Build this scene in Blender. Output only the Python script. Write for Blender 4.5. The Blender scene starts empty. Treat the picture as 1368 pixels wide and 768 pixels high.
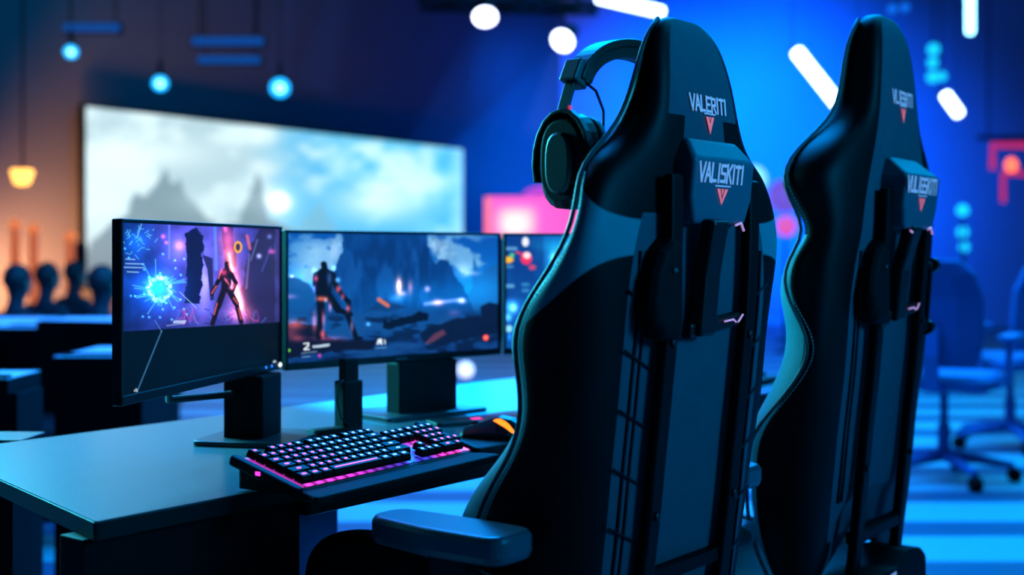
import bpy, bmesh, math, random
import numpy as np
from mathutils import Vector, Matrix
random.seed(7); rng = np.random.RandomState(5)
H, F, HZ = 1.07, 1700.0, 335.0          # camera height, focal length in pixels, horizon row
COL = bpy.context.scene.collection
PI = math.pi

def P(u, v, d): return Vector(((u-684)/F*d, d, H+(HZ-v)/F*d))
def on_plane(u, v, z):
    d = (H-z)*F/(v-HZ); return Vector(((u-684)/F*d, d, z))

# ------------------------------------------------------------------ materials
def lin(c):
    return tuple((x/12.92 if x <= .04045 else ((x+.055)/1.055)**2.4) for x in c)
def rgb(r, g, b): return lin((r/255, g/255, b/255))
M = {}
def mat(name, col=(0, 0, 0), rough=.5, metal=0, emit=None, es=1.0, bump=0, bscale=200, var=0, vscale=6, coat=0, spec=.5):
    m = bpy.data.materials.new(name); m.use_nodes = True
    nt = m.node_tree; b = nt.nodes['Principled BSDF']
    b.inputs['Base Color'].default_value = (*col, 1)
    b.inputs['Roughness'].default_value = rough; b.inputs['Metallic'].default_value = metal
    b.inputs['Specular IOR Level'].default_value = spec
    if coat: b.inputs['Coat Weight'].default_value = coat
    if emit:
        b.inputs['Emission Color'].default_value = (*emit, 1); b.inputs['Emission Strength'].default_value = es
    tc = nt.nodes.new('ShaderNodeTexCoord')
    if bump:
        n = nt.nodes.new('ShaderNodeTexNoise'); n.inputs['Scale'].default_value = bscale; n.inputs['Detail'].default_value = 3
        nt.links.new(tc.outputs['Object'], n.inputs['Vector'])
        bp = nt.nodes.new('ShaderNodeBump'); bp.inputs['Strength'].default_value = bump; bp.inputs['Distance'].default_value = .002
        nt.links.new(n.outputs['Fac'], bp.inputs['Height']); nt.links.new(bp.outputs['Normal'], b.inputs['Normal'])
    if var:
        n = nt.nodes.new('ShaderNodeTexNoise'); n.inputs['Scale'].default_value = vscale; n.inputs['Detail'].default_value = 4
        nt.links.new(tc.outputs['Object'], n.inputs['Vector'])
        r = nt.nodes.new('ShaderNodeValToRGB')
        r.color_ramp.elements[0].position = .3; r.color_ramp.elements[1].position = .7
        r.color_ramp.elements[0].color = (*[c*(1-var) for c in col], 1); r.color_ramp.elements[1].color = (*[min(1, c*(1+var)) for c in col], 1)
        nt.links.new(n.outputs['Fac'], r.inputs['Fac']); nt.links.new(r.outputs['Color'], b.inputs['Base Color'])
    M[name] = m; return m

mat('black_leather', rgb(5, 6, 7), .5, bump=.2, bscale=350, spec=.11)
mat('leather_screen_lit', rgb(62, 132, 136), .5, spec=.12, bump=.2, bscale=300, var=.1, vscale=20)  # black wing leather coloured teal, with the screens' light painted in
mat('seam', rgb(22, 27, 34), .8, spec=.1)
mat('leather_dim_lit', rgb(20, 27, 28), .6, bump=.2, bscale=300, spec=.03)  # darkened copy of the wing leather, upper edge's dimness put into the colour
def shoulder_lit_mat():  # black side leather with a screen-lit shoulder patch painted into its colour
    m = mat('side_leather_lit_patch', rgb(5, 6, 7), .5, spec=.1); nt = m.node_tree; b = nt.nodes['Principled BSDF']; L = nt.links.new
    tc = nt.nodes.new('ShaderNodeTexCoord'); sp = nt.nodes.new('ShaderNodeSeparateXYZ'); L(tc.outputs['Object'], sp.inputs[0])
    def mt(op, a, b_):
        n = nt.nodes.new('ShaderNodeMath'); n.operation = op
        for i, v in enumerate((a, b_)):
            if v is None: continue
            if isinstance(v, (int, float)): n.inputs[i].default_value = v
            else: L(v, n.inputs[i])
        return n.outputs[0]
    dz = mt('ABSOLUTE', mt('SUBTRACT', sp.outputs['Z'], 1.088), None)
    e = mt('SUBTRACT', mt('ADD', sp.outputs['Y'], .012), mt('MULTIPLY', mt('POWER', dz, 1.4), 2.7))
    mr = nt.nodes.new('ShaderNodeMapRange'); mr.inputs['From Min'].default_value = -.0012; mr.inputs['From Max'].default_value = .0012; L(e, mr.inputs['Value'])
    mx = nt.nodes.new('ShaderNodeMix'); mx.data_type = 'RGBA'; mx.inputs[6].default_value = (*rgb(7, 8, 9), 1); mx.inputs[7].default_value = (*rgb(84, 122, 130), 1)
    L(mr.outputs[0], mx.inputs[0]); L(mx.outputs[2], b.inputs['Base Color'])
shoulder_lit_mat()
mat('back_fabric', rgb(52, 61, 72), .8, bump=.3, bscale=900, var=.08, vscale=40)
mat('seat_leather', rgb(6, 7, 8), .6, spec=.15, bump=.2, bscale=300)
mat('frame_metal', rgb(4, 4, 5), .55, spec=.1)
mat('cover_plastic', rgb(66, 78, 92), .55, bump=.05, bscale=500)
mat('dark_plastic', rgb(9, 10, 11), .45, spec=.25)
mat('arm_pad', rgb(56, 68, 78), .32, bump=.1, bscale=400)
mat('matte_black', rgb(4, 5, 6), .7, spec=.1)
mat('monitor_black', rgb(7, 8, 9), .45, spec=.25)
mat('stand_black', rgb(5, 6, 7), .6, spec=.15)
mat('base_metal', rgb(48, 52, 56), .3)
mat('piping', rgb(40, 50, 52), .5)
mat('thread', rgb(120, 150, 150), .6)
mat('logo_white', rgb(170, 185, 200), .5, emit=rgb(120, 145, 175), es=.55)
mat('logo_pink', rgb(235, 110, 110), .5, emit=rgb(235, 100, 105), es=.7)
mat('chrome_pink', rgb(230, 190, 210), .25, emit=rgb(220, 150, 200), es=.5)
mat('headset_black', rgb(4, 5, 6), .42, spec=.3, bump=.05)
mat('headset_grey', rgb(22, 32, 34), .42)
mat('headset_pad', rgb(7, 9, 10), .55, bump=.2, bscale=300)
mat('red_accent', rgb(210, 40, 60), .4, emit=rgb(220, 50, 70), es=.7)
mat('desk_edge', rgb(7, 8, 9), .5, spec=.2)
mat('desk_leg', rgb(6, 7, 9), .7, spec=.1)
mat('navy_panel', rgb(30, 45, 90), .6)
mat('key_black', rgb(5, 5, 6), .6, spec=.12)
mat('case_black', rgb(6, 7, 8), .6, spec=.12)
mat('wrist_rest', rgb(11, 13, 16), .7, spec=.1, bump=.15, bscale=600)
mat('legend_magenta', rgb(60, 20, 60), .5, emit=rgb(240, 55, 215), es=1.9)
mat('legend_pink', rgb(60, 20, 60), .5, emit=rgb(250, 65, 185), es=1.9)
mat('legend_white', rgb(60, 60, 70), .5, emit=rgb(150, 185, 255), es=1.6)
mat('mouse_black', rgb(12, 13, 15), .3)
mat('orange_glow', rgb(60, 30, 5), .4, emit=rgb(255, 130, 30), es=2.2)
mat('led_white', rgb(80, 80, 80), .4, emit=rgb(225, 240, 250), es=1.6)
mat('led_blue', rgb(10, 30, 80), .4, emit=rgb(30, 130, 255), es=2.0)
mat('led_pink', rgb(80, 10, 60), .4, emit=rgb(255, 60, 170), es=1.8)
mat('bokeh_cyan', rgb(10, 60, 80), .4, emit=rgb(20, 195, 245), es=1.4)
mat('lamp_white', rgb(200, 200, 210), .4, emit=rgb(225, 230, 255), es=6.0)
mat('lamp_cyan', rgb(100, 200, 230), .4, emit=rgb(25, 180, 240), es=1.5)
mat('lamp_cyan_core', rgb(100, 200, 230), .4, emit=rgb(150, 245, 255), es=2.6)
mat('tube_white', rgb(200, 200, 210), .4, emit=rgb(205, 228, 255), es=6.0)
mat('tube_cyan', rgb(200, 200, 210), .4, emit=rgb(150, 235, 255), es=5.0)
mat('amber_lamp', rgb(200, 120, 40), .4, emit=rgb(255, 175, 75), es=3.5)
mat('amber_tube', rgb(120, 50, 20), .4, emit=rgb(255, 125, 62), es=.5)
mat('pink_lamp', rgb(120, 50, 80), .4, emit=rgb(235, 95, 190), es=.9)
mat('neon_red', rgb(120, 20, 40), .4, emit=rgb(225, 45, 105), es=.75)
mat('neon_core', rgb(120, 20, 40), .4, emit=rgb(255, 110, 80), es=2.0)
mat('dim_blue_strip', rgb(10, 30, 80), .4, emit=rgb(12, 68, 140), es=1.0)
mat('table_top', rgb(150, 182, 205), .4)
mat('table_dark', rgb(5, 7, 11), .8, spec=.1)
mat('chair_bg', rgb(52, 88, 140), .75, spec=.2)
mat('chair_bg_light', rgb(50, 90, 150), .45)
mat('cloth_dark', rgb(20, 24, 34), .85)
mat('skin', rgb(150, 105, 85), .6)
mat('hair', rgb(14, 12, 12), .7)
mat('truss_metal', rgb(6, 8, 12), .7, spec=.1)
mat('cable', rgb(8, 8, 9), .6)

# ------------------------------------------------------------------ mesh helpers
class MB:
    def __init__(s): s.bm = bmesh.new()
    def _f(s, vs, mi=0):
        try:
            f = s.bm.faces.new(vs); f.material_index = mi; return f
        except ValueError: return None
    def box(s, c, sz, R=None, mi=0):
        R = R or Matrix.Identity(3); c = Vector(c); v = []
        for dx in (-.5, .5):
            for dy in (-.5, .5):
                for dz in (-.5, .5):
                    v.append(s.bm.verts.new(c + R @ Vector((dx*sz[0], dy*sz[1], dz*sz[2]))))
        for q in ((0, 1, 3, 2), (4, 6, 7, 5), (0, 4, 5, 1), (2, 3, 7, 6), (0, 2, 6, 4), (1, 5, 7, 3)): s._f([v[i] for i in q], mi)
        return s
    def tube(s, pts, r, n=8, mi=0, cap=True):
        pts = [Vector(p) for p in pts]; rings = []
        rs = r if isinstance(r, (list, tuple)) else [r]*len(pts)
        up = None
        for i, p in enumerate(pts):
            t = (pts[min(i+1, len(pts)-1)] - pts[max(i-1, 0)])
            if t.length < 1e-9: t = Vector((0, 0, 1))
            t.normalize()
            if up is None:
                up = Vector((0, 0, 1)) if abs(t.z) < .9 else Vector((1, 0, 0))
            a = up - t*up.dot(t)
            if a.length < 1e-6: a = t.orthogonal()
            a.normalize(); up = a
            b = t.cross(a)
            rings.append([s.bm.verts.new(p + (a*math.cos(2*PI*k/n) + b*math.sin(2*PI*k/n))*rs[i]) for k in range(n)])
        for i in range(len(rings)-1):
            for k in range(n):
                s._f([rings[i][k], rings[i][(k+1) % n], rings[i+1][(k+1) % n], rings[i+1][k]], mi)
        if cap:
            s._f(rings[0][::-1], mi); s._f(rings[-1], mi)
        return s
    def strip(s, pts, w, h, side, mi=0):            # rectangular bar along a path; side = width direction
        pts = [Vector(p) for p in pts]; rings = []; side = Vector(side).normalized()
        for i, p in enumerate(pts):
            t = (pts[min(i+1, len(pts)-1)] - pts[max(i-1, 0)]).normalized()
            sd = (side - t*side.dot(t)).normalized(); u = t.cross(sd)
            rings.append([s.bm.verts.new(p + sd*a*w/2 + u*b*h/2) for a, b in ((-1, -1), (1, -1), (1, 1), (-1, 1))])
        for i in range(len(rings)-1):
            for k in range(4): s._f([rings[i][k], rings[i][(k+1) % 4], rings[i+1][(k+1) % 4], rings[i+1][k]], mi)
        s._f(rings[0][::-1], mi); s._f(rings[-1], mi)
        return s
    def loft(s, rings, mi=None, cap=True, closed=True):
        vr = [[s.bm.verts.new(Vector(p)) for p in r] for r in rings]; n = len(vr[0])
        for i in range(len(vr)-1):
            for k in range(n if closed else n-1):
                s._f([vr[i][k], vr[i][(k+1) % n], vr[i+1][(k+1) % n], vr[i+1][k]], mi(i, k) if callable(mi) else (mi or 0))
        if cap:
            s._f(vr[0][::-1], 0 if callable(mi) or mi is None else mi); s._f(vr[-1], 0 if callable(mi) or mi is None else mi)
        return s
    def prism(s, poly, z0, z1, fn=lambda x, y, z: (x, y, z), mi=0):
        return s.loft([[fn(x, y, z0) for x, y in poly], [fn(x, y, z1) for x, y in poly]], mi=mi)
    def lathe(s, prof, fn=lambda x, y, z: (x, y, z), n=20, mi=0, cap=True):
        return s.loft([[fn(r*math.cos(2*PI*k/n), r*math.sin(2*PI*k/n), z) for k in range(n)] for r, z in prof], mi=mi, cap=cap)
    def ball(s, c, r, sc=(1, 1, 1), n=14, m=9, mi=0):
        prof = [(max(1e-4, math.sin(PI*i/m))*r, -math.cos(PI*i/m)*r) for i in range(m+1)]
        c = Vector(c)
        return s.lathe(prof, lambda x, y, z: (c.x+x*sc[0], c.y+y*sc[1], c.z+z*sc[2]), n, mi)
    def poly(s, pts, mi=0): s._f([s.bm.verts.new(Vector(p)) for p in pts], mi); return s
    def build(s, name, mats, parent=None, smooth=False, bevel=0, sub=0, seg=2):
        bmesh.ops.recalc_face_normals(s.bm, faces=s.bm.faces)
        me = bpy.data.meshes.new(name); s.bm.to_mesh(me); s.bm.free()
        if not isinstance(mats, (list, tuple)): mats = [mats]
        for m in mats: me.materials.append(M[m] if isinstance(m, str) else m)
        o = bpy.data.objects.new(name, me); COL.objects.link(o)
        if parent is not None: o.parent = parent
        if bevel:
            b = o.modifiers.new('b', 'BEVEL'); b.width = bevel; b.segments = seg; b.limit_method = 'ANGLE'; b.angle_limit = math.radians(40)
            b.harden_normals = False
        if sub:
            b = o.modifiers.new('s', 'SUBSURF'); b.levels = sub; b.render_levels = sub
        if smooth:
            for p in me.polygons: p.use_smooth = True
        return o

def tag(o, label=None, cat=None, group=None, kind=None):
    if label: o['label'] = label
    if cat: o['category'] = cat
    if group: o['group'] = group
    if kind: o['kind'] = kind
    return o
def empty(name, loc, rz=0, label=None, cat=None, group=None):
    o = bpy.data.objects.new(name, None); COL.objects.link(o); o.empty_display_size = .1
    o.location = loc; o.rotation_euler = (0, 0, rz); return tag(o, label, cat, group)
def copy_tree(o, parent=None):
    c = o.copy(); COL.objects.link(c)
    if parent is not None: c.parent = parent
    for ch in list(o.children): copy_tree(ch, c)
    return c
def rounded(poly, r, n=4):
    out = []; L = len(poly)
    for i in range(L):
        p = Vector((*poly[i], 0)); a = Vector((*poly[i-1], 0)); b = Vector((*poly[(i+1) % L], 0))
        da = (a-p); db = (b-p); k = min(r, da.length*.45, db.length*.45)
        p0 = p+da.normalized()*k; p1 = p+db.normalized()*k
        for j in range(n+1):
            t = j/n; q = p0*(1-t)**2 + p*2*t*(1-t) + p1*t*t; out.append((q.x, q.y))
    return out

# ------------------------------------------------------------------ painted screens (vertex colours on a fine grid)
def fbm(x, y, seed=0, oct=5):
    r = np.random.RandomState(seed); out = np.zeros_like(x); amp = .5
    for o in range(oct):
        g = r.rand(64, 64); xi = np.floor(x).astype(int); yi = np.floor(y).astype(int); fx = x-xi; fy = y-yi
        fx = fx*fx*(3-2*fx); fy = fy*fy*(3-2*fy)
        a = g[yi % 64, xi % 64]; b = g[yi % 64, (xi+1) % 64]; c = g[(yi+1) % 64, xi % 64]; d = g[(yi+1) % 64, (xi+1) % 64]
        out += amp*((a*(1-fx)+b*fx)*(1-fy)+(c*(1-fx)+d*fx)*fy); amp *= .5; x = x*2.03+11; y = y*2.03+7
    return out
class Paint:
    def __init__(s, X, Y): s.X = X; s.Y = Y; s.C = np.zeros(X.shape+(3,))
    def mix(s, m, c): m = np.clip(m, 0, 1)[..., None]; s.C = s.C*(1-m)+np.array(c)/255.*m
    def add(s, m, c): s.C = s.C+np.clip(m, 0, 4)[..., None]*np.array(c)/255.
    def poly(s, pts, c, soft=1.0, a=1.0, wob=0, ws=.1, seed=3):
        X, Y = s.X, s.Y
        if wob:
            X = X+(fbm(s.X*ws, s.Y*ws, seed)-.5)*wob*2; Y = Y+(fbm(s.X*ws+9, s.Y*ws, seed+1)-.5)*wob*2
        inside = np.zeros(X.shape, bool); dist = np.full(X.shape, 1e9); n = len(pts)
        for i in range(n):
            x0, y0 = pts[i]; x1, y1 = pts[(i+1) % n]
            cond = (y0 > Y) != (y1 > Y)
            xx = (x1-x0)*(Y-y0)/((y1-y0) if y1 != y0 else 1e-9)+x0
            inside ^= cond & (X < xx)
            L = (x1-x0)**2+(y1-y0)**2+1e-9; t = np.clip(((X-x0)*(x1-x0)+(Y-y0)*(y1-y0))/L, 0, 1)
            dist = np.minimum(dist, np.hypot(X-x0-t*(x1-x0), Y-y0-t*(y1-y0)))
        sd = np.where(inside, dist, -dist)
        s.mix(a*np.clip(sd/soft+.5, 0, 1), c)
    def blob(s, x, y, rx, ry, c, k=1.0, hard=False):
        d = np.sqrt(((s.X-x)/rx)**2+((s.Y-y)/ry)**2)
        if hard: s.mix(k*np.clip((1-d)*min(rx, ry)/1.2+.5, 0, 1), c)
        else: s.add(k*np.exp(-d*d), c)
    def line(s, x0, y0, x1, y1, w, c, k=1.0, glow=False):
        L = (x1-x0)**2+(y1-y0)**2+1e-9; t = np.clip(((s.X-x0)*(x1-x0)+(s.Y-y0)*(y1-y0))/L, 0, 1)
        d = np.hypot(s.X-x0-t*(x1-x0), s.Y-y0-t*(y1-y0))
        if glow: s.add(k*np.exp(-(d/w)**2), c)
        else: s.mix(k*np.clip((w-d)+.5, 0, 1), c)
def ss(a, b, x): t = np.clip((x-a)/(b-a), 0, 1); return t*t*(3-2*t)

def screen_mat(name, strength=1.0, rough=.35):
    m = bpy.data.materials.new(name); m.use_nodes = True; nt = m.node_tree; b = nt.nodes['Principled BSDF']
    b.inputs['Base Color'].default_value = (.004, .004, .005, 1); b.inputs['Roughness'].default_value = rough
    b.inputs['Specular IOR Level'].default_value = .08
    a = nt.nodes.new('ShaderNodeVertexColor'); a.layer_name = 'col'
    nt.links.new(a.outputs['Color'], b.inputs['Emission Color']); b.inputs['Emission Strength'].default_value = strength
    M[name] = m; return m
screen_mat('screen_lit', 1.12); screen_mat('projection', 1.35, .8)

def screen_grid(name, corner_fn, nx, ny, painter, parent, matname, world):
    """flat grid; corner_fn(s,t)->local point; painter gets the picture seen on the panel"""
    S, T = np.meshgrid(np.linspace(0, 1, nx), np.linspace(0, 1, ny))
    o0 = np.array(corner_fn(0, 0)); ox = np.array(corner_fn(1, 0))-o0; oy = np.array(corner_fn(0, 1))-o0
    L = o0+S[..., None]*ox+T[..., None]*oy
    W = np.array([[*r] for r in world.to_3x3()]); wt = np.array(world.translation)
    G = L@W.T+wt
    U = 684+F*G[..., 0]/G[..., 1]; V = HZ-F*(G[..., 2]-H)/G[..., 1]
    p = Paint(U, V); painter(p)
    c = np.clip(p.C, 0, 1.6); c = np.where(c <= .04045, c/12.92, ((c+.055)/1.055)**2.4)
    verts = L.reshape(-1, 3); idx = np.arange(nx*ny).reshape(ny, nx)
    faces = np.stack([idx[:-1, :-1], idx[:-1, 1:], idx[1:, 1:], idx[1:, :-1]], -1).reshape(-1, 4)
    me = bpy.data.meshes.new(name); me.from_pydata(verts.tolist(), [], faces.tolist())
    at = me.color_attributes.new('col', 'FLOAT_COLOR', 'POINT')
    at.data.foreach_set('color', np.concatenate([c.reshape(-1, 3), np.ones((nx*ny, 1))], 1).astype(np.float32).ravel())
    me.materials.append(M[matname])
    o = bpy.data.objects.new(name, me); COL.objects.link(o); o.parent = parent
    return o

# ------------------------------------------------------------------ pictures on the screens
def figure(p, limbs, col, soft=1.0):
    for x0, y0, x1, y1, w in limbs: p.line(x0, y0, x1, y1, w, col)
def paint_left(p):
    X, Y = p.X, p.Y
    g = ss(160, 260, X)[..., None]
    p.C = (1-g)*np.array([14, 48, 126])/255.+g*np.array([64, 66, 168])/255.
    n = fbm(X*.05, Y*.05, 2); p.C *= (.7+.95*n)[..., None]
    p.mix(ss(330, 375, X)*.65, (50, 46, 92)); p.mix(ss(405, 445, Y)*.5, (26, 30, 90))
    p.line(226, 293, 226, 345, 1.6, (90, 120, 255), .8); p.line(287, 302, 289, 360, 2.0, (80, 140, 255), .7)
    p.blob(238, 330, 16, 26, (110, 80, 220), .5); p.blob(272, 380, 12, 40, (150, 130, 255), .75)
    p.poly([(247, 312), (262, 304), (272, 316), (270, 350), (268, 405), (246, 405), (250, 350)], (16, 28, 78), 1.5, wob=4, ws=.15)
    p.poly([(270, 340), (284, 345), (286, 400), (281, 402), (277, 360)], (40, 44, 110), 1.5)
    p.poly([(296, 305), (310, 300), (316, 360), (300, 350)], (44, 40, 100), 2, wob=3)
    p.poly([(322, 385), (334, 330), (352, 300), (366, 306), (368, 430), (328, 432)], (38, 36, 78), 2, .85, wob=4)
    p.line(333, 340, 329, 385, 1.3, (120, 110, 190), .7); p.line(344, 320, 335, 348, 1, (120, 130, 210), .6)
    p.line(362, 330, 350, 362, 1.2, (80, 90, 220), .5)
    # fire column behind the fighter
    p.line(303, 322, 322, 420, 13, (235, 80, 70), .5, True); p.line(306, 338, 321, 405, 6, (255, 120, 70), .55, True); p.line(312, 372, 322, 412, 3.5, (255, 190, 140), .6, True); p.line(306, 340, 310, 362, 2.5, (255, 180, 150), .5, True)
    p.blob(318, 418, 16, 9, (255, 120, 120), .6); p.blob(305, 318, 7, 20, (170, 60, 140), .5)
    p.blob(318, 330, 5.5, 8, (255, 180, 70), 1, True); p.blob(318, 330, 3, 5, (60, 44, 90), 1, True)
    p.line(330, 315, 334, 332, 2, (255, 110, 120), .7); p.blob(240, 328, 6, 6, (255, 90, 170), .7)
    p.blob(218, 316, 3, 3, (255, 60, 130), .8); p.blob(222, 324, 2.5, 2.5, (255, 80, 130), .7); p.blob(301, 306, 3, 4, (255, 70, 110), .8)
    p.blob(346, 342, 3, 3, (190, 200, 255), .9); p.blob(363, 336, 4, 3, (255, 70, 150), .7); p.blob(360, 316, 3, 3, (110, 150, 220), .6)
    # energy burst
    p.blob(211, 386, 30, 30, (10, 90, 255), .8); p.blob(210, 385, 17, 15, (0, 150, 255), .9); p.blob(182, 322, 16, 16, (10, 110, 220), .55)
    d = np.hypot((X-213)/14, (Y-386)/15); ang = np.arctan2(Y-386, X-213)
    ring = np.exp(-((d-1-.25*(fbm(ang*3+20, d*2, 9)-.5)*3)/.17)**2); p.add(ring*1.2, (170, 250, 255))
    r2 = random.Random(4)
    for i in range(44):
        a = r2.uniform(0, 2*PI); r0 = r2.uniform(8, 16); r1 = r0+r2.uniform(4, 26)
        p.line(213+r0*math.cos(a), 386+r0*math.sin(a), 213+r1*math.cos(a+.2), 386+r1*math.sin(a+.2), .7, (90, 215, 255), .75)
    for i in range(34):
        x, y = 182+r2.gauss(0, 13), 322+r2.gauss(0, 12); p.line(x, y, x+r2.uniform(-6, 6), y+r2.uniform(-6, 6), .7, (90, 200, 255), .7)
    for i in range(26):
        p.blob(r2.uniform(165, 250), r2.uniform(330, 430), 1.4, 1.4, (80, 200, 255), .9)
    p.line(190, 296, 183, 318, .7, (150, 220, 255), .7); p.line(240, 390, 262, 411, .6, (170, 210, 255), .8)
    for (x0, x1, y) in ((168, 180, 346), (168, 190, 352), (166, 192, 357), (170, 185, 363)): p.line(x0, y, x1, y+.6, .8, (170, 220, 255), .75)
    # ground sparkles
    for i in range(40):
        x = r2.uniform(235, 350); p.line(x, r2.uniform(408, 434), x+r2.uniform(2, 9), r2.uniform(410, 434), .8, r2.choice([(150, 60, 190), (230, 80, 170), (90, 120, 230), (40, 40, 120)]), .6)
    p.line(223, 435, 245, 432, 1, (150, 170, 230), .6)
    for i in range(7): p.line(232+i*2.4, 431.3, 233.6+i*2.4, 428.4, .8, (220, 235, 255), .9)
    # armoured fighter, seen from behind
    dk = (26, 16, 34)
    figure(p, [(303, 352, 303, 357, 3), (303, 364, 302, 384, 6.5), (298, 366, 290, 378, 3), (290, 378, 283, 393, 2.4), (309, 366, 315, 378, 3), (315, 378, 311, 388, 2.6),
               (299, 388, 291, 410, 4), (291, 410, 284, 432, 3.2), (306, 388, 316, 406, 4), (316, 406, 322, 430, 3.2)], dk)
    for x0, y0, x1, y1 in ((296, 360, 292, 372), (305, 352, 308, 362), (300, 372, 306, 380), (314, 380, 310, 386), (289, 382, 283, 392), (312, 398, 318, 406), (290, 405, 286, 420), (319, 412, 322, 426)):
        p.line(x0, y0, x1, y1, .9, (255, 110, 90), .8)
    p.blob(299, 364, 4, 4, (255, 60, 120), .8); p.blob(309, 384, 3, 3, (255, 140, 200), .8); p.blob(303, 374, 3, 3, (120, 60, 160), .6)
    # lower dark application panel
    yl = 443-(X-163)/(372-163)*13
    low = np.clip((Y-yl)/1.2+.5, 0, 1)
    base = np.array([2, 13, 21])/255.
    p.C = p.C*(1-low[..., None])+base*low[..., None]*(1.15-.25*ss(440, 540, Y))[..., None]
    p.line(216, 442, 184, 521, .9, (60, 120, 170), .85); p.line(207, 428, 216, 443, .6, (130, 180, 230), .5)
    for x, y in ((180, 522), (183, 522.4), (182, 520)): p.blob(x, y, 1.2, 1.2, (220, 235, 245), .9, True)
    p.blob(367, 484, 2.4, 3, (190, 215, 235), .9, True)
def paint_center(p):
    X, Y = p.X, p.Y
    t = ss(305, 420, Y)[..., None]
    p.C = (1-t)*np.array([10, 82, 172])/255.+t*np.array([18, 132, 226])/255.
    cl = fbm(X*.03, Y*.055, 12)
    side = np.clip(np.exp(-((X-425)/34)**2)+np.exp(-((X-610)/46)**2), 0, 1)
    p.mix(ss(.42, .6, cl)*np.exp(-((Y-342)/26)**2)*(side*1.1), (150, 205, 242)); p.mix(ss(.5, .7, cl)*.5*ss(380, 330, Y), (90, 165, 225))
    p.blob(412, 372, 30, 14, (130, 190, 230), .5); p.poly([(405, 372), (412, 352), (422, 344), (430, 334), (438, 330), (446, 316), (452, 312), (462, 330), (462, 360), (440, 380)], (128, 190, 236), 5, .8, wob=6, ws=.12); p.blob(448, 336, 9, 13, (90, 60, 40), .6); p.poly([(566, 318), (574, 312), (588, 322), (600, 318), (616, 326), (628, 334), (640, 346), (650, 352), (630, 360), (618, 368), (604, 352), (586, 346)], (130, 190, 232), 5, .75, wob=6, ws=.12); p.blob(584, 330, 13, 9, (90, 60, 40), .6); p.blob(618, 362, 12, 10, (120, 110, 100), .5)
    p.poly([(372, 372), (390, 368), (410, 378), (425, 392), (430, 420), (372, 420)], (18, 74, 140), 3, .8, wob=3)
    p.poly([(630, 385), (633, 340), (640, 366), (655, 356), (672, 350), (672, 420), (600, 420)], (22, 92, 165), 2, .85, wob=2)
    p.poly([(456, 300), (459, 335), (450, 352), (440, 374), (424, 398), (404, 430), (640, 430), (622, 388), (607, 366), (600, 350), (588, 346), (582, 352), (573, 336), (568, 300)], (10, 62, 132), 1.2, wob=3, ws=.12)
    r = fbm(X*.09+3, Y*.035, 21); inm = ss(305, 330, Y)*ss(440, 400, Y)*np.exp(-((X-520)/75)**4)
    p.mix(ss(.45, .65, r)*inm*.5, (24, 96, 176)); p.mix(ss(.5, .32, r)*inm*.5, (7, 44, 98))
    p.blob(560, 398, 75, 22, (0, 60, 90), .6); p.blob(640, 385, 34, 22, (0, 70, 100), .5)
    g = ss(402, 424, Y); p.mix(g*.92, (16, 76, 146)); p.mix(ss(425, 475, Y)*.75, (12, 46, 104))
    gr = fbm(X*.04, Y*.11, 33); p.mix(ss(.5, .64, gr)*ss(410, 430, Y)*.6, (22, 78, 142)); p.mix(ss(.46, .34, gr)*ss(410, 430, Y)*.7, (6, 22, 52))
    p.poly([(512, 425), (518, 430), (545, 422), (560, 416), (574, 420), (572, 428), (548, 432), (520, 440), (510, 438)], (6, 22, 50), 2, wob=3)
    p.poly([(505, 404), (512, 398), (522, 404), (545, 410), (520, 416), (490, 414)], (14, 58, 112), 2, .8)
    p.poly([(560, 446), (580, 434), (618, 424), (642, 420), (640, 410), (655, 404), (675, 408), (675, 445), (620, 452), (590, 462), (565, 458)], (9, 28, 62), 2, .95, wob=4)
    p.poly([(372, 440), (400, 430), (425, 436), (440, 452), (500, 456), (498, 466), (440, 470), (372, 478)], (12, 18, 44), 2, .95, wob=4)
    p.blob(394, 433, 13, 6, (200, 70, 50), .8); p.blob(388, 445, 12, 8, (150, 50, 50), .5); p.blob(398, 452, 9, 4, (180, 60, 60), .5); p.blob(386, 396, 10, 3, (200, 80, 110), .5); p.blob(440, 452, 22, 3, (150, 60, 80), .6)
    p.poly([(568, 458), (580, 446), (592, 440), (596, 446), (580, 456), (570, 460)], (110, 62, 88), 2, .8)
    p.blob(606, 418, 7, 4, (120, 50, 80), .5); p.blob(632, 365, 9, 3, (120, 80, 70), .7)
    p.blob(533, 383, 4.5, 11, (255, 130, 90), .9); p.blob(533, 381, 2.2, 8, (255, 190, 150), .9); p.blob(548, 384, 3, 9, (230, 100, 90), .7); p.blob(538, 392, 5, 3, (255, 140, 130), .6); p.blob(571, 386, 3.4, 3.4, (220, 130, 170), .9)
    p.line(506, 400, 518, 408, 2.6, (235, 120, 90), .85); p.line(568, 406, 618, 400, 2.2, (150, 120, 190), .7, True); p.blob(585, 404, 7, 4, (255, 130, 110), .8); p.blob(617, 402, 5, 3, (235, 190, 220), .9)
    p.blob(530, 398, 9, 4, (70, 130, 190), .4); p.blob(390, 369, 2.4, 1.6, (255, 170, 160), .9); p.blob(492, 433, 2.5, 2, (120, 200, 240), .8)
    dk = (8, 14, 34)
    figure(p, [(432.5, 353, 433.5, 357, 4.2), (426, 367, 441, 367, 4.5), (433, 366, 434, 392, 9), (422, 366, 421, 380, 3.6), (421, 380, 426, 396, 3), (444, 368, 450, 384, 3.6), (450, 384, 464, 402, 3.2), (428, 396, 429, 418, 5.4), (429, 418, 426, 450, 4.2), (440, 396, 452, 414, 5), (452, 414, 468, 420, 3.6), (466, 402, 466, 424, 3), (464, 420, 476, 452, 3.4), (476, 452, 482, 452, 2.5)], dk)
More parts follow.
